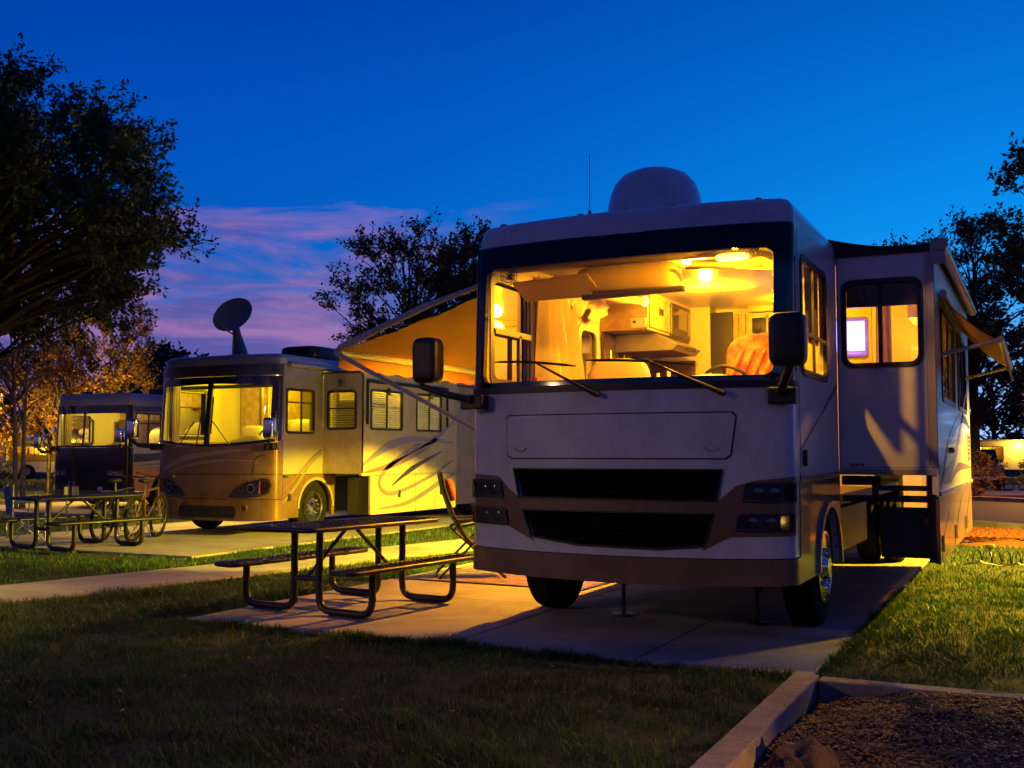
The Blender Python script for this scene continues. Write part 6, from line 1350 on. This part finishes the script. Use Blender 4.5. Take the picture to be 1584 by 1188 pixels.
# utility pedestal behind coach, boulder in the bed
T = thing('boulder', 'large dark rough boulder in the gravel bed at the bottom edge', 'rock', (-1.04, 5.30, -.29), R(20))
bm = bmesh.new(); bmesh.ops.create_icosphere(bm, subdivisions=5, radius=1)
for v in bm.verts:
    p = v.co.copy(); q = 1+.30*mnoise.noise(p*1.1+Vector((4, 0, 0)))+.13*mnoise.noise(p*3.1)+.05*mnoise.noise(p*8)+.02*mnoise.noise(p*21)
    f = mnoise.noise(p*2+Vector((9, 1, 0))); q -= .10*max(0, f); v.co = Vector((p.x*.20*q, p.y*.17*q, p.z*.27*q+.04))
me = bpy.data.meshes.new('rock'); bm.to_mesh(me); bm.free(); me.materials.append(mat('rock_stone', (.035, .025, .022), .85, col2=(.10, .07, .055), scale=6, detail=10, bump=.7, bscale=30)); me.polygons.foreach_set('use_smooth', [True]*len(me.polygons)); me.set_sharp_from_angle(angle=R(35))
o = bpy.data.objects.new('rock_body', me); COL.objects.link(o); o.parent = T
T = thing('stone', 'small dark stone half buried in the gravel right of the boulder', 'rock', (-.30, 5.05, -.14), 0); b = MB(); b.blob((0, 0, .02), (.10, .08, .05), .8, 16, 10, nz=.3); b.build('stone_body', MATS['rock_stone'], T, smooth=50)

# ================================================================== street lamps (standing just outside the picture)
def street_lamp(label, loc, h, energy, col, size=.16, arm=(0, .9), cone=170):
    T = thing('street_lamp', label, 'street lamp', loc, 0, 'park street lamps')
    b = MB(); b.lathe([(.11, 0), (.11, .25), (.06, .3), (.045, h)], (0, 0, 0), 'Z', 16); b.build('pole', M_metalbk, T, smooth=40)
    b = MB(); b.tube([(0, 0, h-.1), (arm[0]*.5, arm[1]*.5, h+.1), (arm[0], arm[1], h+.1)], .03, 8); b.build('arm', M_metalbk, T, smooth=50)
    b = MB(); b.blob((arm[0], arm[1], h+.13), (.22, .22, .07), .7, 18, 8); b.build('hood', M_metalbk, T, smooth=50)
    b = MB(); b.blob((arm[0], arm[1], h+.05), (.15, .15, .05), .9, 16, 8); b.build('lamp_glass', emit('sodium_lens', (1, .55, .12), 18), T, smooth=50)
    light('street_light', 'SPOT', (arm[0], arm[1], h-.02), energy, col, size, T, (0, 0, 0), cone, .3)
SODIUM = (1, .40, .04)
street_lamp('lamp post just out of view on the right beside the slide-out', (3.3, 15.6, -.03), 3.4, 17000, (1, .60, .015), .12, (-.9, 0), 146)
street_lamp('tall lamp post far behind the viewer to the left', (-15.0, -8.0, -.03), 5.6, 3900, (1, .60, .30), .2, (.9, 0))
street_lamp('lamp post beyond the left coaches among the golden trees', (-33.0, 22.5, -.03), 4.2, 7000, (1, .50, .05), .14, (.6, .6))
street_lamp('lamp post across the road at the right', (2.2, 33.0, -.03), 4.2, 5000, SODIUM, .14, (-.8, 0))
street_lamp('shorter lamp post outside the frame on the left beyond the path', (-12.2, 4.6, -.03), 3.6, 1500, (1, .62, .03), .10, (.7, 0), 112)
for k, (x, y, h_) in enumerate(((-8.2, -.6, 1.5), (-6.0, -1.6, 1.45), (-4.2, -.9, 1.15), (-10.4, .9, 1.5), (-2.2, -1.9, 1.3))):  # unseen hedge, added to keep lamplight off the front lawn
    bush(['rounded unseen shrub beside the path, added to shade the lawn', 'second rounded shrub of the added shading hedge behind the viewer', 'low shrub of the added shading hedge nearest the viewer', 'shrub at the path end of the added shading hedge', 'last shrub of the added shading hedge behind the viewer'][k], (x, y, -.03), (1.15, .8, h_*1.15), L_green, 90+k, 90, 'added shading shrubs behind the viewer')

T = thing('bollard_light', 'low hooded garden light standing in the gravel bed outside the frame', 'garden light', (1.9, 4.3, -.13), 0)
b = MB(); b.lathe([(.06, 0), (.05, .1), (.05, .72)], (0, 0, 0), 'Z', 14); b.build('post', M_metalbk, T, smooth=40)
b = MB(); b.lathe([(.16, .80), (.14, .86), (.0, .9)], (0, 0, 0), 'Z', 18); b.build('hood', M_metalbk, T, smooth=40)
b = MB(); b.lathe([(.05, .721), (.05, .78)], (0, 0, 0), 'Z', 12); b.build('lamp_glass', emit('sodium_lens', (1, .55, .12), 18), T)
light('garden_light', 'SPOT', (-.10, 0, .72), 420, (1, .42, .03), .04, T, (R(-12), R(52), 0), 92, .35)

T = thing('garden_light', 'low glowing garden light among the golden trees behind the leftmost coach', 'garden light', (-27.5, 26.0, -.03), 0)
b = MB(); b.lathe([(.07, 0), (.06, .1), (.06, .9)], (0, 0, 0), 'Z', 14); b.build('post', M_metalbk, T, smooth=40)
b = MB(); b.blob((0, 0, 1.0), (.11, .11, .11), 1, 16, 10); b.build('globe', MATS['sodium_lens'], T, smooth=60)
light('garden_light', 'POINT', (0, 0, 1.25), 1500, (1, .52, .05), .1, T)
